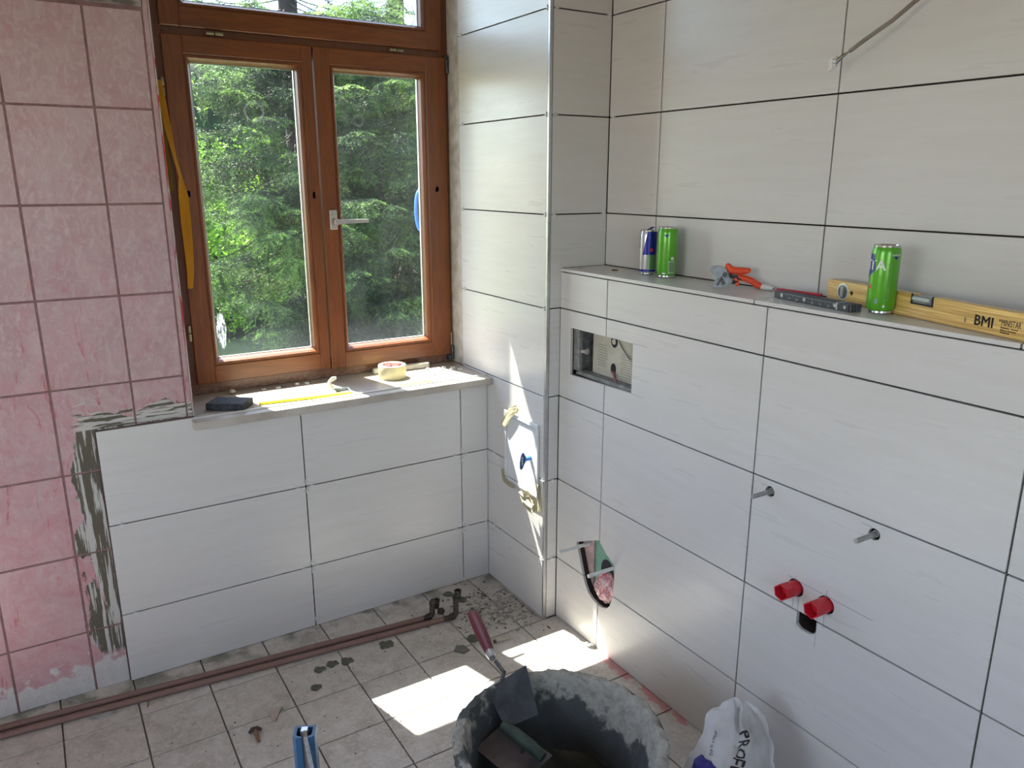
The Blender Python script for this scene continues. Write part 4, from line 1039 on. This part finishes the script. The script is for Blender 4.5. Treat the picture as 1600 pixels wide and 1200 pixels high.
# blue and silver can
m, tt, b = nodes('silver_blue_can'); b.inputs['Metallic'].default_value = .7; b.inputs['Roughness'].default_value = .28
b.inputs['Base Color'].default_value = (.60, .58, .60, 1)
t, o = can('slim blue and silver drink can with a lifted ring pull, left of the green one', .172, -.678, .1345, .0262, m, 0); r = .0262; a = face_ang(.172, -.678)
NAVY = simple('metallic_navy', (.010, .018, .25), .28, .4)
can_patch(t, r, .062, .130, 0, 0, NAVY, 'blue_field', shape=lambda f: (a-.62+.55*f, a+1.5))
can_patch(t, r, .012, .018, a-1.6, a+1.6, NAVY, 'blue_band')
can_patch(t, r, .019, .062, a+.05, a+1.5, simple('dull_green_reflecting_field', (.16, .30, .15), .3, .5), 'grey_green_field'); can_patch(t, r, .019, .128, a+.02, a+.06, INKN)
can_patch(t, r, .070, .083, 0, 0, simple('red_print', (.5, .02, .05), .4), 'red_emblem', shape=lambda f: (a+.42-.22*sin(pi*f), a+.42+.22*sin(pi*f)), off=.0008)
can_text(t, 'lili', .005, r, .112, a+.3, simple('pale_violet_print', (.2, .2, .5), .4), 0)
for k in range(6): can_text(t, 'lllil', .006, r, .118-.007*k, a-.85, simple('grey_text', (.16, .15, .2), .5), 0)
bm = bmesh.new(); M = Matrix.Translation((.0, 0, .134)) @ Matrix.Rotation(a+.8, 4, 'Z') @ Matrix.Rotation(-.5, 4, 'Y'); box(bm, 0, .02, -.007, .007, -.0006, .0006, M=M); from_bm('lifted_ring', bm, NAVY, t)

# coin-like disc and tiny crumb on the ledge
bm = bmesh.new(); lathe(bm, [(0, 0), (.0105, 0), (.0105, .0025), (.006, .0035), (0, .0035)], 20); o = from_bm('rubber_washer', bm, simple('rusty_brown', (.12, .06, .035), .7), smooth=True); o.location = (.160, -.540, SH)
tag(o, 'small brown disc lying on the ledge near the pier', 'washer')

# angled snips
t = thing('tile_cutter_pliers', 'pliers with orange grips and grey jaws lying on the ledge', 'pliers', None, (.155, -1.02, SH))
def P3(px, py, dpt=0):      # local helper: image-like offsets in the plane of the tool (right, up) -> world
    r_ = Vector((.62, -.785, 0)); u_ = Vector((.10, .08, 1.0)).normalized(); n_ = Vector((-.785, -.62, 0))
    return Vector((.155, -1.020, SH+.0)) + r_*px + u_*py + n_*dpt - Vector((.155, -1.02, SH))
bm = bmesh.new()
prism(bm, [P3(*q, .007) for q in ((-.050, .056), (-.028, .058), (-.008, .052), (-.002, .040), (.004, .028), (-.012, .024), (-.030, .024), (-.044, .036))], P3(0, 0, -1), .014)
from_bm('anvil_jaw', bm, simple('grey_jaw_metal', (.30, .33, .36), .42, .75, (.17, .19, .21), 45, .2), t)
bm = bmesh.new()
prism(bm, [P3(*q, .010) for q in ((-.040, .003), (-.020, .003), (-.014, .004), (.006, .012), (.012, .020), (-.002, .036), (-.018, .046), (-.026, .034), (-.036, .018))], P3(0, 0, -1), .020)
from_bm('lower_jaw', bm, MATS['grey_jaw_metal'], t)
bm = bmesh.new(); prism(bm, [P3(*q, .0115) for q in ((-.030, .008), (-.018, .032), (-.006, .014), (-.014, .008), (-.019, .018), (-.024, .008))], P3(0, 0, -1), .002); from_bm('blade', bm, DARKST, t)
bm = bmesh.new(); tube(bm, [P3(-.010, .036, .013), P3(-.010, .036, -.013)], .006, 14); tube(bm, [P3(.000, .034, .003), P3(.020, .030, .003), P3(.034, .026, .003)], [.006, .0055, .005], 8); tube(bm, [P3(.006, .018, .003), P3(.024, .019, .003)], .004, 8)
from_bm('pivot', bm, DARKST, t, smooth=True)
bm = bmesh.new(); tube(bm, [P3(*q) for q in ((-.008, .064), (-.004, .058), (.001, .051), (.010, .049))], [.0045, .0085, .0095, .0095], 16)
tube(bm, [P3(*q) for q in ((.000, .048), (.018, .047), (.036, .0465), (.048, .048), (.0545, .050))], [.0095, .0098, .0098, .0075, .004], 16); from_bm('upper_grip', bm, ORANGE, t, smooth=True)
bm = bmesh.new(); tube(bm, [P3(*q) for q in ((.014, .030), (.026, .029), (.044, .027), (.060, .021), (.074, .012), (.082, .0085), (.086, .0085))], [.0055, .0080, .0085, .0088, .0092, .0088, .005], 16)
tube(bm, [P3(*q) for q in ((.018, .027), (.022, .016), (.025, .0065))], [.0075, .006, .004], 12); from_bm('lower_grip', bm, ORANGE, t, smooth=True)

# screwdriver behind
t = thing('small_screwdriver', 'small screwdriver with white grip lying behind the orange pliers', 'screwdriver', None, (.2, -1.07, SH)); q0 = Vector((.2, -1.07, SH))
bm = bmesh.new(); tube(bm, [Vector(p)-q0 for p in ((.208, -1.075, SH+.007), (.208, -1.105, SH+.007), (.208, -1.118, SH+.007), (.208, -1.124, SH+.007))], [.007, .007, .0062, .004], 14); from_bm('handle', bm, WPL, t, smooth=True)
bm = bmesh.new(); tube(bm, [Vector(p)-q0 for p in ((.208, -1.122, SH+.007), (.207, -1.165, SH+.004))], [.002, .0015], 8); from_bm('shaft', bm, STEEL, t, smooth=True)

# folding rule: a stack of grey slats
t = thing('folding_rule', 'dark grey folding rule with white numbers lying on the ledge', 'ruler', None, (.115, -1.30, SH)); q0 = Vector((.115, -1.30, SH))
xa = Vector((-.165, -.986, 0)).normalized(); ya = Vector((.986, -.165, 0)); RC = Vector((.118, -1.322, SH))
SLAT = simple('dark_grey_rule', (.075, .085, .105), .5, 0, (.055, .06, .075), 40); SLAT2 = simple('rule_black', (.045, .048, .055), .5)
def RM(x, y, z): return RC + xa*x + ya*y + Vector((0, 0, z)) - q0
for k in range(9):
    bm = bmesh.new(); Mx = frame_M(RC-q0, xa, (0, 0, 1)); y0 = -.0155+k*.0034; e = .004*((k*7) % 3-1)
    box(bm, -.118+e, .118+e, y0, y0+.0029, .0008, .0168, bev=.0006, M=Mx); from_bm('slat', bm, SLAT if k % 2 else SLAT2, t)
# the scale printed on the face towards the room
side = -.0155 if (frame_M((0, 0, 0), xa, (0, 0, 1)).to_3x3() @ Vector((0, 1, 0))).x > 0 else .0155
Mx = frame_M(RC-q0, xa, (0, 0, 1)); fy = -.0160 if side < 0 else -.0155+8*.0034+.0034
bm = bmesh.new()
for k in range(90):
    L = .0055 if k % 10 == 0 else .0035 if k % 5 == 0 else .002; x = -.1+k*.0021
    box(bm, x, x+.0005, fy-.0002, fy+.0002, .0155-L, .0155, M=Mx)
from_bm('scale_marks', bm, simple('pale_scale_print', (.45, .47, .5), .5), t)
for k, s_ in enumerate(('20', '19', '18', '17', '16', '15', '14', '13')):
    MM = Mx @ Matrix.Translation((-.098+k*.025, fy-.0003 if side < 0 else fy+.0003, .0028)) @ (Matrix.Rotation(pi/2, 4, 'X') if side < 0 else Matrix.Rotation(pi, 4, 'Z') @ Matrix.Rotation(pi/2, 4, 'X'))
    text_mesh('lettering', s_, .008, MM, MATS['pale_scale_print'], t, .0001)
for x in (-.095, -.020, .075, .104):
    bm = bmesh.new(); tube(bm, [Mx @ Vector((x, fy-.0006, .0095)), Mx @ Vector((x, fy+.001, .0095))], .0038, 12); from_bm('rivet', bm, ALU, t)
bm = bmesh.new(); box(bm, .080, .0835, fy-.0012, .015, .0003, .0175, M=Mx); from_bm('end_clip', bm, ALU, t)
bm = bmesh.new()
for k in range(4): tube(bm, [Mx @ Vector((.118, -.012+.0075*k, .003)), Mx @ Vector((.118, -.012+.0075*k, .0155))], .0035, 10)
from_bm('hinge_ends', bm, SLAT2, t, smooth=True)
# red carpenter's pencil behind the rule
bm = bmesh.new(); tube(bm, [(.168, -1.170, SH+.0125), (.163, -1.19, SH+.0135), (.153, -1.31, SH+.0163)], [.0035, .005, .005], 6)
o = from_bm('carpenter_pencil', bm, simple('crimson_lacquer', (.42, .025, .05), .4)); tag(o, 'red carpenter pencil lying along the far side of the folding rule', 'pencil')
for v in o.data.vertices: v.co -= Vector((.158, -1.25, SH))
o.location = (.158, -1.25, SH)

# wooden spirit level
t = thing('spirit_level', 'yellow wooden spirit level leaning along the ledge by the upper wall', 'spirit level', None, (.2, -1.3, SH)); q0 = Vector((.2, -1.3, SH))
a0 = Vector((.2065, -1.286, SH)); a1 = Vector((.0665, -1.806, SH)); xa = (a1-a0).normalized(); LL = .80
Mx = frame_M(a0-q0, xa, (0, 0, 1)); ydir = Mx.to_3x3() @ Vector((0, 1, 0)); sgn = 1 if ydir.x > 0 else -1      # +sgn*y goes to the wall
m, tt, b = nodes('lacquered_laminated_wood'); tc = coord(tt, kind='Object'); 
n = noise(tt, coord(tt, (6, 6, 260)), 1, 5, .6, .3); n2 = noise(tt, coord(tt), 9, 5, .6)
c = mix(tt, ramp(tt, n, 0, 1, .42, .60), (.52, .31, .085), (.80, .55, .19)); c = mix(tt, ramp(tt, n2, 0, .4, .55, .75), c, (.48, .31, .13))
_v(tt, c, b.inputs['Base Color']); b.inputs['Roughness'].default_value = .3; b.inputs['Coat Weight'].default_value = .4
bm = bmesh.new(); LW, LH = .0225, .0500
y0, y1 = (0, LW) if sgn > 0 else (-LW, 0)
box(bm, 0, LL, y0, y1, .0005, LH, bev=.0012, M=Mx); body = from_bm('body', bm, m, t)
def cbox(a): 
    bm = bmesh.new(); box(bm, *a, M=Matrix.Translation(q0) @ Mx); return from_bm('cutter', bm)
def lc(x, z, r, ya, yb, seg=28):
    bm = bmesh.new(); tube(bm, [Matrix.Translation(q0) @ Mx @ Vector((x, ya, z)), Matrix.Translation(q0) @ Mx @ Vector((x, yb, z))], r, seg); return from_bm('cutter', bm)
cs = [lc(.054, .0262, .0175, -.03, .03), lc(.083, .0262, .0052, -.03, .03), cbox((.262, .318, -.03, .03, .031, .06))]
bpy.context.view_layer.update()
cut(body, cs)
for c_ in cs: bpy.data.objects.remove(c_)
LENS = simple('smoky_vial_block', (.17, .19, .19), .15, 0, (.10, .11, .11), 40, coat=.6)
bm = bmesh.new(); ym = sgn*LW/2; 
tube(bm, [Mx @ Vector((.054, ym-.008, .0262)), Mx @ Vector((.054, ym+.008, .0262))], .0173, 28); from_bm('end_vial', bm, LENS, t, smooth=True)
bm = bmesh.new(); tube(bm, [Mx @ Vector((.054, -sgn*.0006, .0262)), Mx @ Vector((.054, sgn*.001, .0262))], .0192, 28)
r_ = from_bm('vial_ring', bm, ALU, t); 
bm = bmesh.new(); tube(bm, [Mx @ Vector((.054, -sgn*.0010, .0262)), Mx @ Vector((.054, -sgn*.0004, .0262))], .0155, 28); from_bm('vial_glass', bm, LENS, t)
bm = bmesh.new(); tube(bm, [Mx @ Vector((.054, -sgn*.0022, .014)), Mx @ Vector((.054, -sgn*.0022, .0385))], .004, 12); from_bm('vial_tube', bm, simple('vial_liquid', (.42, .45, .43), .2), t, smooth=True)
bm = bmesh.new(); tube(bm, [Mx @ Vector((.083, ym-.009, .0262)), Mx @ Vector((.083, ym+.009, .0262))], .005, 16); from_bm('hang_hole_liner', bm, BLACK, t)
bm = bmesh.new(); box(bm, .2625, .3175, ym-.0108, ym+.0108, .0312, .0475, bev=.001, M=Mx); from_bm('top_vial', bm, LENS, t)
bm = bmesh.new(); tube(bm, [Mx @ Vector((.268, -sgn*.0008, .0415)), Mx @ Vector((.312, -sgn*.0008, .0415))], .0045, 12); from_bm('vial_tube', bm, MATS['vial_liquid'], t, smooth=True)
bm = bmesh.new()
for a in ((.2605, .2645, .030, .0505), (.3155, .3195, .030, .0505), (.2605, .3195, .0292, .0325)): box(bm, a[0], a[1], -sgn*.0006 if sgn > 0 else -.001, sgn*.0012 if sgn > 0 else .0006, a[2], a[3], M=Mx)
from_bm('vial_bezel', bm, BLACK, t)
def lvl_text(s, size, x, z, bold=0, sx=1):
    MM = Mx @ Matrix.Translation((x, -sgn*.0003, z)) @ (Matrix.Rotation(pi/2, 4, 'X') if sgn > 0 else Matrix.Rotation(pi, 4, 'Z') @ Matrix.Rotation(pi/2, 4, 'X')) @ Matrix.Scale(sx, 4, (1, 0, 0))
    text_mesh('lettering', s, size, MM, INKK, t, .0001, bold=bold)
lvl_text('BMI', .0275, .420, .0135, 1, 1.0); lvl_text('®', .007, .4735, .0275); lvl_text('MINISTAR', .0165, .479, .0215, 0, .56)
for k, s_ in enumerate(('Patentiert · breveté', 'Made in Germany', 'Hersbruck')): lvl_text(s_, .0045, .479, .0165-.0045*k, 1)
lvl_text('E', .012, .398, .0145, 0)

# ================================================================== CABLE
t = thing('lamp_cable', 'grey cable hanging from the upper wall, ending in a white terminal block', 'cable', None, (B_, -1.46, 1.93)); q0 = Vector((B_, -1.46, 1.93))
CP = [(B_+.02, -1.520, 1.985), (B_-.004, -1.502, 1.965), (.215, -1.470, 1.936), (.196, -1.4275, 1.9045), (.186, -1.390, 1.8745), (.180, -1.336, 1.845), (.178, -1.300, 1.8245)]
bm = bmesh.new(); tube(bm, [Vector(p)-q0 for p in CP], [.0046]*7, 10); from_bm('sheath', bm, simple('grey_brown_cable', (.25, .215, .18), .6, 0, (.19, .16, .13), 40), t, smooth=True)
e = Vector(CP[-1])
for k, (nm, cc) in enumerate((('blue_core', (.02, .08, .30)), ('yellow_core', (.45, .45, .05)), ('brown_core', (.05, .025, .015)))):
    bm = bmesh.new(); tube(bm, [e-q0, e-q0+Vector((-.001, .014, -.007+.003*(k-1))), e-q0+Vector((-.002, .030, -.018+.005*(k-1)))], .0013, 8); from_bm(nm, bm, simple(nm+'_insulation', cc, .5), t, smooth=True)
bm = bmesh.new()
for k in range(3):
    c_ = e-q0+Vector((-.003, .037, -.021+.008*(k-1))); M = Matrix.Translation(c_) @ Matrix.Rotation(-.5, 4, 'X')
    box(bm, -.005, .005, -.010, .010, -.0036, .0036, bev=.001, M=M); tube(bm, [c_+Vector((-.004, -.003, 0)), c_+Vector((-.010, -.003, .001))], .0026, 8)
from_bm('terminal_block', bm, WPL, t)

# ================================================================== ON THE SILL
def put(o, loc, rz=0): o.location = loc; o.rotation_euler.z = rz; return o
bm = bmesh.new(); box(bm, -.062, .062, -.042, .042, .0005, .024, bev=.002); bmesh.ops.subdivide_edges(bm, edges=bm.edges[:], cuts=3, use_grid_fill=True); roughen(bm, .0012, 60)
o = from_bm('sanding_pad', bm, simple('charcoal_foam', (.050, .055, .066), .85, 0, (.018, .02, .026), 90, .8, bd=.003)); put(o, (-.926, .073, SILL), -.62)
tag(o, 'charcoal foam sanding pad lying on the left end of the marble sill', 'sanding pad')
# masking tape roll
t = thing('tape_roll', 'thick roll of cream masking tape standing flat on the sunlit sill', 'tape', None, (-.318, .160, SILL))
bm = bmesh.new(); lathe(bm, [(.040, .0005), (.0505, .0005), (.0515, .002), (.0515, .048), (.0505, .0495), (.040, .0495)], 56); from_bm('tape_winding', bm, simple('cream_tape_edge', (.66, .60, .36), .55, 0, (.60, .54, .31), 40), t, smooth=True)
m, tt, b = nodes('printed_core'); n = noise(tt, coord(tt), 55, 3); _v(tt, mix(tt, ramp(tt, n, 0, 1, .52, .56), (.62, .56, .52), (.55, .08, .14)), b.inputs['Base Color'])
bm = bmesh.new(); lathe(bm, [(.0402, .0004), (.0372, .0004), (.0372, .0496), (.0402, .0496), (.0402, .0004)], 48); from_bm('cardboard_core', bm, m, t, smooth=True)
# pale wooden block behind the roll
bm = bmesh.new(); box(bm, -.115, .115, -.011, .011, 0, .022, bev=.003); bmesh.ops.subdivide_edges(bm, edges=bm.edges[:], cuts=3, use_grid_fill=True); roughen(bm, .0015, 30)
o = from_bm('plaster_bar', bm, simple('pale_weathered_bar', (.46, .44, .38), .85, 0, (.30, .28, .24), 40, .5)); put(o, (-.247, .240, SILL+.0005), -.045)
tag(o, 'pale plaster-stained bar lying behind the tape roll on the sill', 'bar')
# yellow edged flat tool
YEL = simple('yellow_edge', (.78, .74, .02), .5, 0, (.70, .68, .02), 30)
t = thing('measuring_paddle', 'long flat white and yellow tool lying on the left part of the sill', 'tool', None, (-.68, .05, SILL)); q0 = Vector((-.68, .05, SILL))
xa = Vector((.297, -.002, 0)).normalized(); Mx = frame_M(Vector((-.828, .052, SILL))-q0, (.300, -.037, 0), (0, 0, 1))
bm = bmesh.new(); box(bm, 0, .245, .012, .040, .0005, .007, bev=.001, M=Mx); from_bm('blade', bm, WPL, t)
bm = bmesh.new(); box(bm, -.01, .30, -.006, .0118, .0005, .009, bev=.001, M=Mx); from_bm('yellow_edge', bm, YEL, t)
bm = bmesh.new()
for a in ((.245, .25, .013, .062), (.296, .301, -.006, .062), (.2505, .2955, .057, .062)): box(bm, a[0], a[1], a[2], a[3], .0005, .011, bev=.0008, M=Mx)
from_bm('end_frame', bm, simple('blue_grey_metal', (.16, .19, .25), .4, .5), t)
bm = bmesh.new(); tube(bm, [Mx @ Vector(p) for p in ((.246, .050, .010), (.237, .056, .022), (.236, .063, .036), (.250, .070, .044), (.262, .072, .046))], [.006, .0085, .006, .0075, .005], 12); from_bm('hook_tab', bm, simple('ivory_plastic', (.60, .57, .47), .4), t, smooth=True)
bm = bmesh.new(); box(bm, -.065, .065, -.010, .010, .0004, .0016); o = from_bm('yellow_strip', bm, YEL); put(o, (-.283, .032, SILL), .012); tag(o, 'thin yellow strip lying on the sill in front of the tape roll', 'strip')
# bits
def bit(name, label, loc, s, mat, group, rz=0, seed=0):
    rng = random.Random(seed); bm = bmesh.new(); r = bmesh.ops.create_icosphere(bm, subdivisions=2, radius=1)
    for v in bm.verts: v.co = Vector((v.co.x*s[0], v.co.y*s[1], v.co.z*s[2]+s[2])) + mnoise.noise_vector(v.co*2+Vector((seed, 0, 0)))*min(s)*.6
    lo = min(v.co.z for v in bm.verts)
    for v in bm.verts: v.co.z -= lo
    o = from_bm(name, bm, mat); put(o, loc, rz); tag(o, label, 'crumb', group); return o
bit('plaster_crumb', 'largest pale plaster crumb at the back of the sill', (-.882, .240, SILL), (.013, .009, .007), CREAM, None, .3, 3)
bit('plaster_crumb', 'short white peg at the back of the sill left of the hooked tool', (-.655, .238, SILL), (.009, .004, .004), WPL, None, .1, 5)
bit('plaster_crumb', 'small grey lump at the back of the sill beside the white peg', (-.705, .245, SILL), (.008, .006, .004), simple('grey_green_lump', (.14, .15, .14), .8), None, .2, 6)
ORL = ['first', 'second', 'third', 'fourth', 'fifth', 'sixth', 'seventh', 'eighth', 'ninth', 'tenth', 'eleventh']
for k, (x, y) in enumerate(sorted(((-.725, .230), (-.775, .235), (-.62, .238), (-.150, .205), (-.105, .165), (-.075, .150), (-.055, .175), (-.085, .195), (-.12, .13), (-.165, .11), (-.045, .135)))):
    o = bpy.data.objects.new('tile_spacer', SM['y']); link(o); o.location = (x, y, SILL+.0012); o.rotation_euler = (pi/2, 0, random.uniform(0, 1.5)); tag(o, f'loose white cross spacer lying on the marble sill, {ORL[k]} of eleven from the left', 'tile spacer', 'loose spacers on the sill')

# yellow ribbon hanging in the corner of the window
def ribbon(name, L, label, mat, th=.0008, group=None):
    bm = bmesh.new(); g = []
    for (c, w, tw) in L:
        c = Vector(c); dx = Vector((cos(tw), sin(tw), 0))*w/2
        g.append([bm.verts.new(c+dx*(k-1.5)/1.5 + Vector((0, -.003*sin(k*1.7+c.z*30), 0))) for k in range(4)])
    for a, b in zip(g, g[1:]):
        for k in range(3): bm.faces.new((a[k], a[k+1], b[k+1], b[k]))
    bmesh.ops.solidify(bm, geom=bm.faces[:], thickness=th); return tag(from_bm(name, bm, mat, smooth=True), label, 'ribbon', group)
YR_ = simple('yellow_ribbon', (.72, .36, .004), .5, 0, (.62, .28, .003), 12, stretch=(3, 3, .5))
nt_ = YR_.node_tree
ribbon('yellow_strap', [((-1.006, .262, 1.848), .022, .2), ((-1.004, .258, 1.80), .024, .3), ((-.994, .250, 1.70), .024, .5), ((-.985, .245, 1.62), .020, .9), ((-.975, .243, 1.56), .020, .9), ((-.972, .243, 1.50), .032, .2), ((-.972, .243, 1.42), .032, .1), ((-.973, .243, 1.33), .028, .2), ((-.974, .243, 1.26), .026, .4), ((-.980, .245, 1.205), .017, .2)],
       'long yellow strap hanging at the left side of the window frame', YR_)
ribbon('yellow_strap', [((-1.008, .276, 1.85), .018, .1), ((-1.007, .276, 1.70), .018, .1), ((-1.003, .276, 1.58), .020, .1), ((-1.003, .276, 1.515), .020, .1)], 'shorter dull yellow strap end hanging behind the long one', simple('dull_yellow_ribbon', (.40, .24, .01), .6))
# blue plastic loop hanging outside the right pane
t = thing('blue_hanger', 'bright blue plastic loop hanging outside the right window pane', 'tool', None, (-.062, .42, 1.42))
bm = bmesh.new(); pts = []
for k in range(24):
    a = 2*pi*k/24; pts.append((.017*cos(a), 0, .075*sin(a) + .01))
tube(bm, pts, .0075, 10, closed=True); tube(bm, [(.0, 0, .085), (.012, 0, .115)], [.009, .006], 10)
from_bm('loop', bm, simple('vivid_blue_plastic', (.035, .16, .60), .35), t, smooth=True)

# ================================================================== DEBRIS ON THE FLOOR
SH1 = simple('tile_shard_dust', (.40, .385, .35), .85, 0, (.26, .25, .22), 60)
def shard(name, label, pts, h, mat, cat='shard', group=None, z=0.0005):
    c = sum((Vector((*p, 0)) for p in pts), Vector())/len(pts); bm = bmesh.new()
    prism(bm, [(p[0]-c.x, p[1]-c.y, 0) for p in pts], (0, 0, 1), h); bmesh.ops.bevel(bm, geom=bm.edges[:], offset=h*.12, segments=1, affect='EDGES')
    o = from_bm(name, bm, mat); o.location = (c.x, c.y, z); return tag(o, label, cat, group)
shard('tile_shard', 'pinkish triangular tile shard lying behind the blue profile stand', [(-.992, -.380), (-.949, -.381), (-.985, -.437)], .006, simple('pink_beige_shard', (.50, .42, .37), .6))
shard('tile_sliver', 'long pale tile sliver in front of the pipes at the left', [(-1.462, -.131), (-1.450, -.122), (-1.40, -.128), (-1.375, -.139), (-1.40, -.146), (-1.44, -.142)], .005, SH1)
shard('wood_splinter', 'thin brown splinter lying slanted beside the pipes', [(-1.298, -.165), (-1.293, -.163), (-1.285, -.115), (-1.289, -.113)], .003, simple('light_brown_wood', (.30, .2, .12), .8))
o = shard('tile_flake', 'dark grey flake lying between the two sun patches', [(-.372, -.402), (-.350, -.378), (-.326, -.388), (-.322, -.425), (-.350, -.432)], .003, simple('grey_flake', (.15, .15, .14), .8))
# rawlplug and screw
t = thing('wall_anchor', 'brown wall plug with crumpled collar lying left of the blue stand', 'plug', None, (-1.045, -.455, .0005))
bm = bmesh.new(); tube(bm, [(.0, .004, .006), (-.002, -.02, .0055), (-.003, -.045, .005)], [.006, .005, .0045], 10); from_bm('shank', bm, simple('brown_plug', (.24, .13, .07), .7), t)
bm = bmesh.new(); tube(bm, [(-.018, .004, .006), (-.008, .010, .010), (.006, .008, .010), (.016, .000, .006)], [.004, .006, .006, .004], 8); from_bm('collar', bm, simple('dark_brown_collar', (.07, .045, .03), .8), t)
t = thing('loose_screw', 'screw with dark head lying at the edge of the right sun patch', 'screw', None, (-.215, -.432, .0005))
bm = bmesh.new(); tube(bm, [(-.010, .0, .006), (.0, -.001, .006), (.055, -.012, .004)], [.0025, .0035, .0018], 8); from_bm('shank', bm, CREAM, t, smooth=True)
bm = bmesh.new(); tube(bm, [(-.016, .001, .006), (-.008, 0, .006)], [.0065, .006], 12); from_bm('head', bm, DARKST, t)
def crumbs(name, n, fn, size, mat, label):
    rng = np.random.default_rng(n); bm = bmesh.new()
    for i in range(n):
        x, y = fn(rng); s = size*rng.uniform(.3, 1)**1.5; k = rng.integers(3, 6); a0 = rng.uniform(0, 6); el = rng.uniform(1, 3); ea = rng.uniform(0, 3); P = []
        for q in range(k):
            a = a0+2*pi*q/k; u = cos(a)*s*el*rng.uniform(.6, 1); v = sin(a)*s*rng.uniform(.6, 1)
            P.append((x+u*cos(ea)-v*sin(ea), y+u*sin(ea)+v*cos(ea), .0004))
        prism(bm, P, (0, 0, 1), s*rng.uniform(.25, .7))
    o = from_bm(name, bm, mat); o['kind'] = 'stuff'; tag(o, label, 'rubble'); return o
def cl(cx, cy, sx, sy):
    return lambda r: (min(-.012, r.normal(cx, sx)), r.normal(cy, sy))
crumbs('tile_rubble', 330, cl(-.105, -.265, .06, .075), .0062, SH1, 'scattered light tile rubble on the floor beside the pier')
crumbs('mortar_crumbs', 160, cl(-.16, -.22, .10, .09), .0055, simple('dark_mortar_bits', (.11, .105, .09), .9), 'dark mortar crumbs strewn on the floor near the pier')
crumbs('floor_grit', 260, lambda r: (r.uniform(-1.8, -.02), r.uniform(-.95, -.26)), .0028, MATS['dark_mortar_bits'], 'fine dark grit strewn over the floor tiles')
crumbs('white_grit', 130, lambda r: (r.uniform(-.75, .04), r.uniform(-1.0, -.1)), .0030, SH1, 'fine pale grit strewn over the floor near the tub')
for (x, y, s, lb) in ((-.79, -.258, 1.0, 'round grey mortar blob in front of the pipes, left of its pair'), (-.745, -.250, 1.1, 'round grey mortar blob in front of the pipes, right of its pair'),
        (-.70, -.262, 1.2, 'flat grey mortar smear just in front of the pipes, right of two round blobs'), (-.83, -.345, .9, 'lone dark mortar blob on the floor behind the blue profile'),
        (-.55, -.245, 1.4, 'wide dark mortar splash in front of the pipes near their bends'), (-.215, -.055, 1.1, 'mortar blob on the floor right behind the taller pipe stub'),
        (-.190, -.118, 1.3, 'mortar blob on the floor right of the taller pipe stub'), (-.28, -.37, 1.2, 'mortar blob on the floor beside the red trowel handle')):
    bm = bmesh.new(); lathe(bm, [(0, .0022), (.008*s, .0019), (.014*s, .0012), (.018*s, 0), (0, 0)], 18)
    for v in bm.verts:
        v.co.xy *= 1+.45*mnoise.noise(Vector((v.co.x*70, v.co.y*70, x*9)))
    o = from_bm('mortar_blob', bm, simple('olive_mortar', (.12, .125, .10), .9, 0, (.08, .08, .065), 60)); o.location = (x, y, .0006); tag(o, lb, 'mortar', 'mortar blobs on the floor')
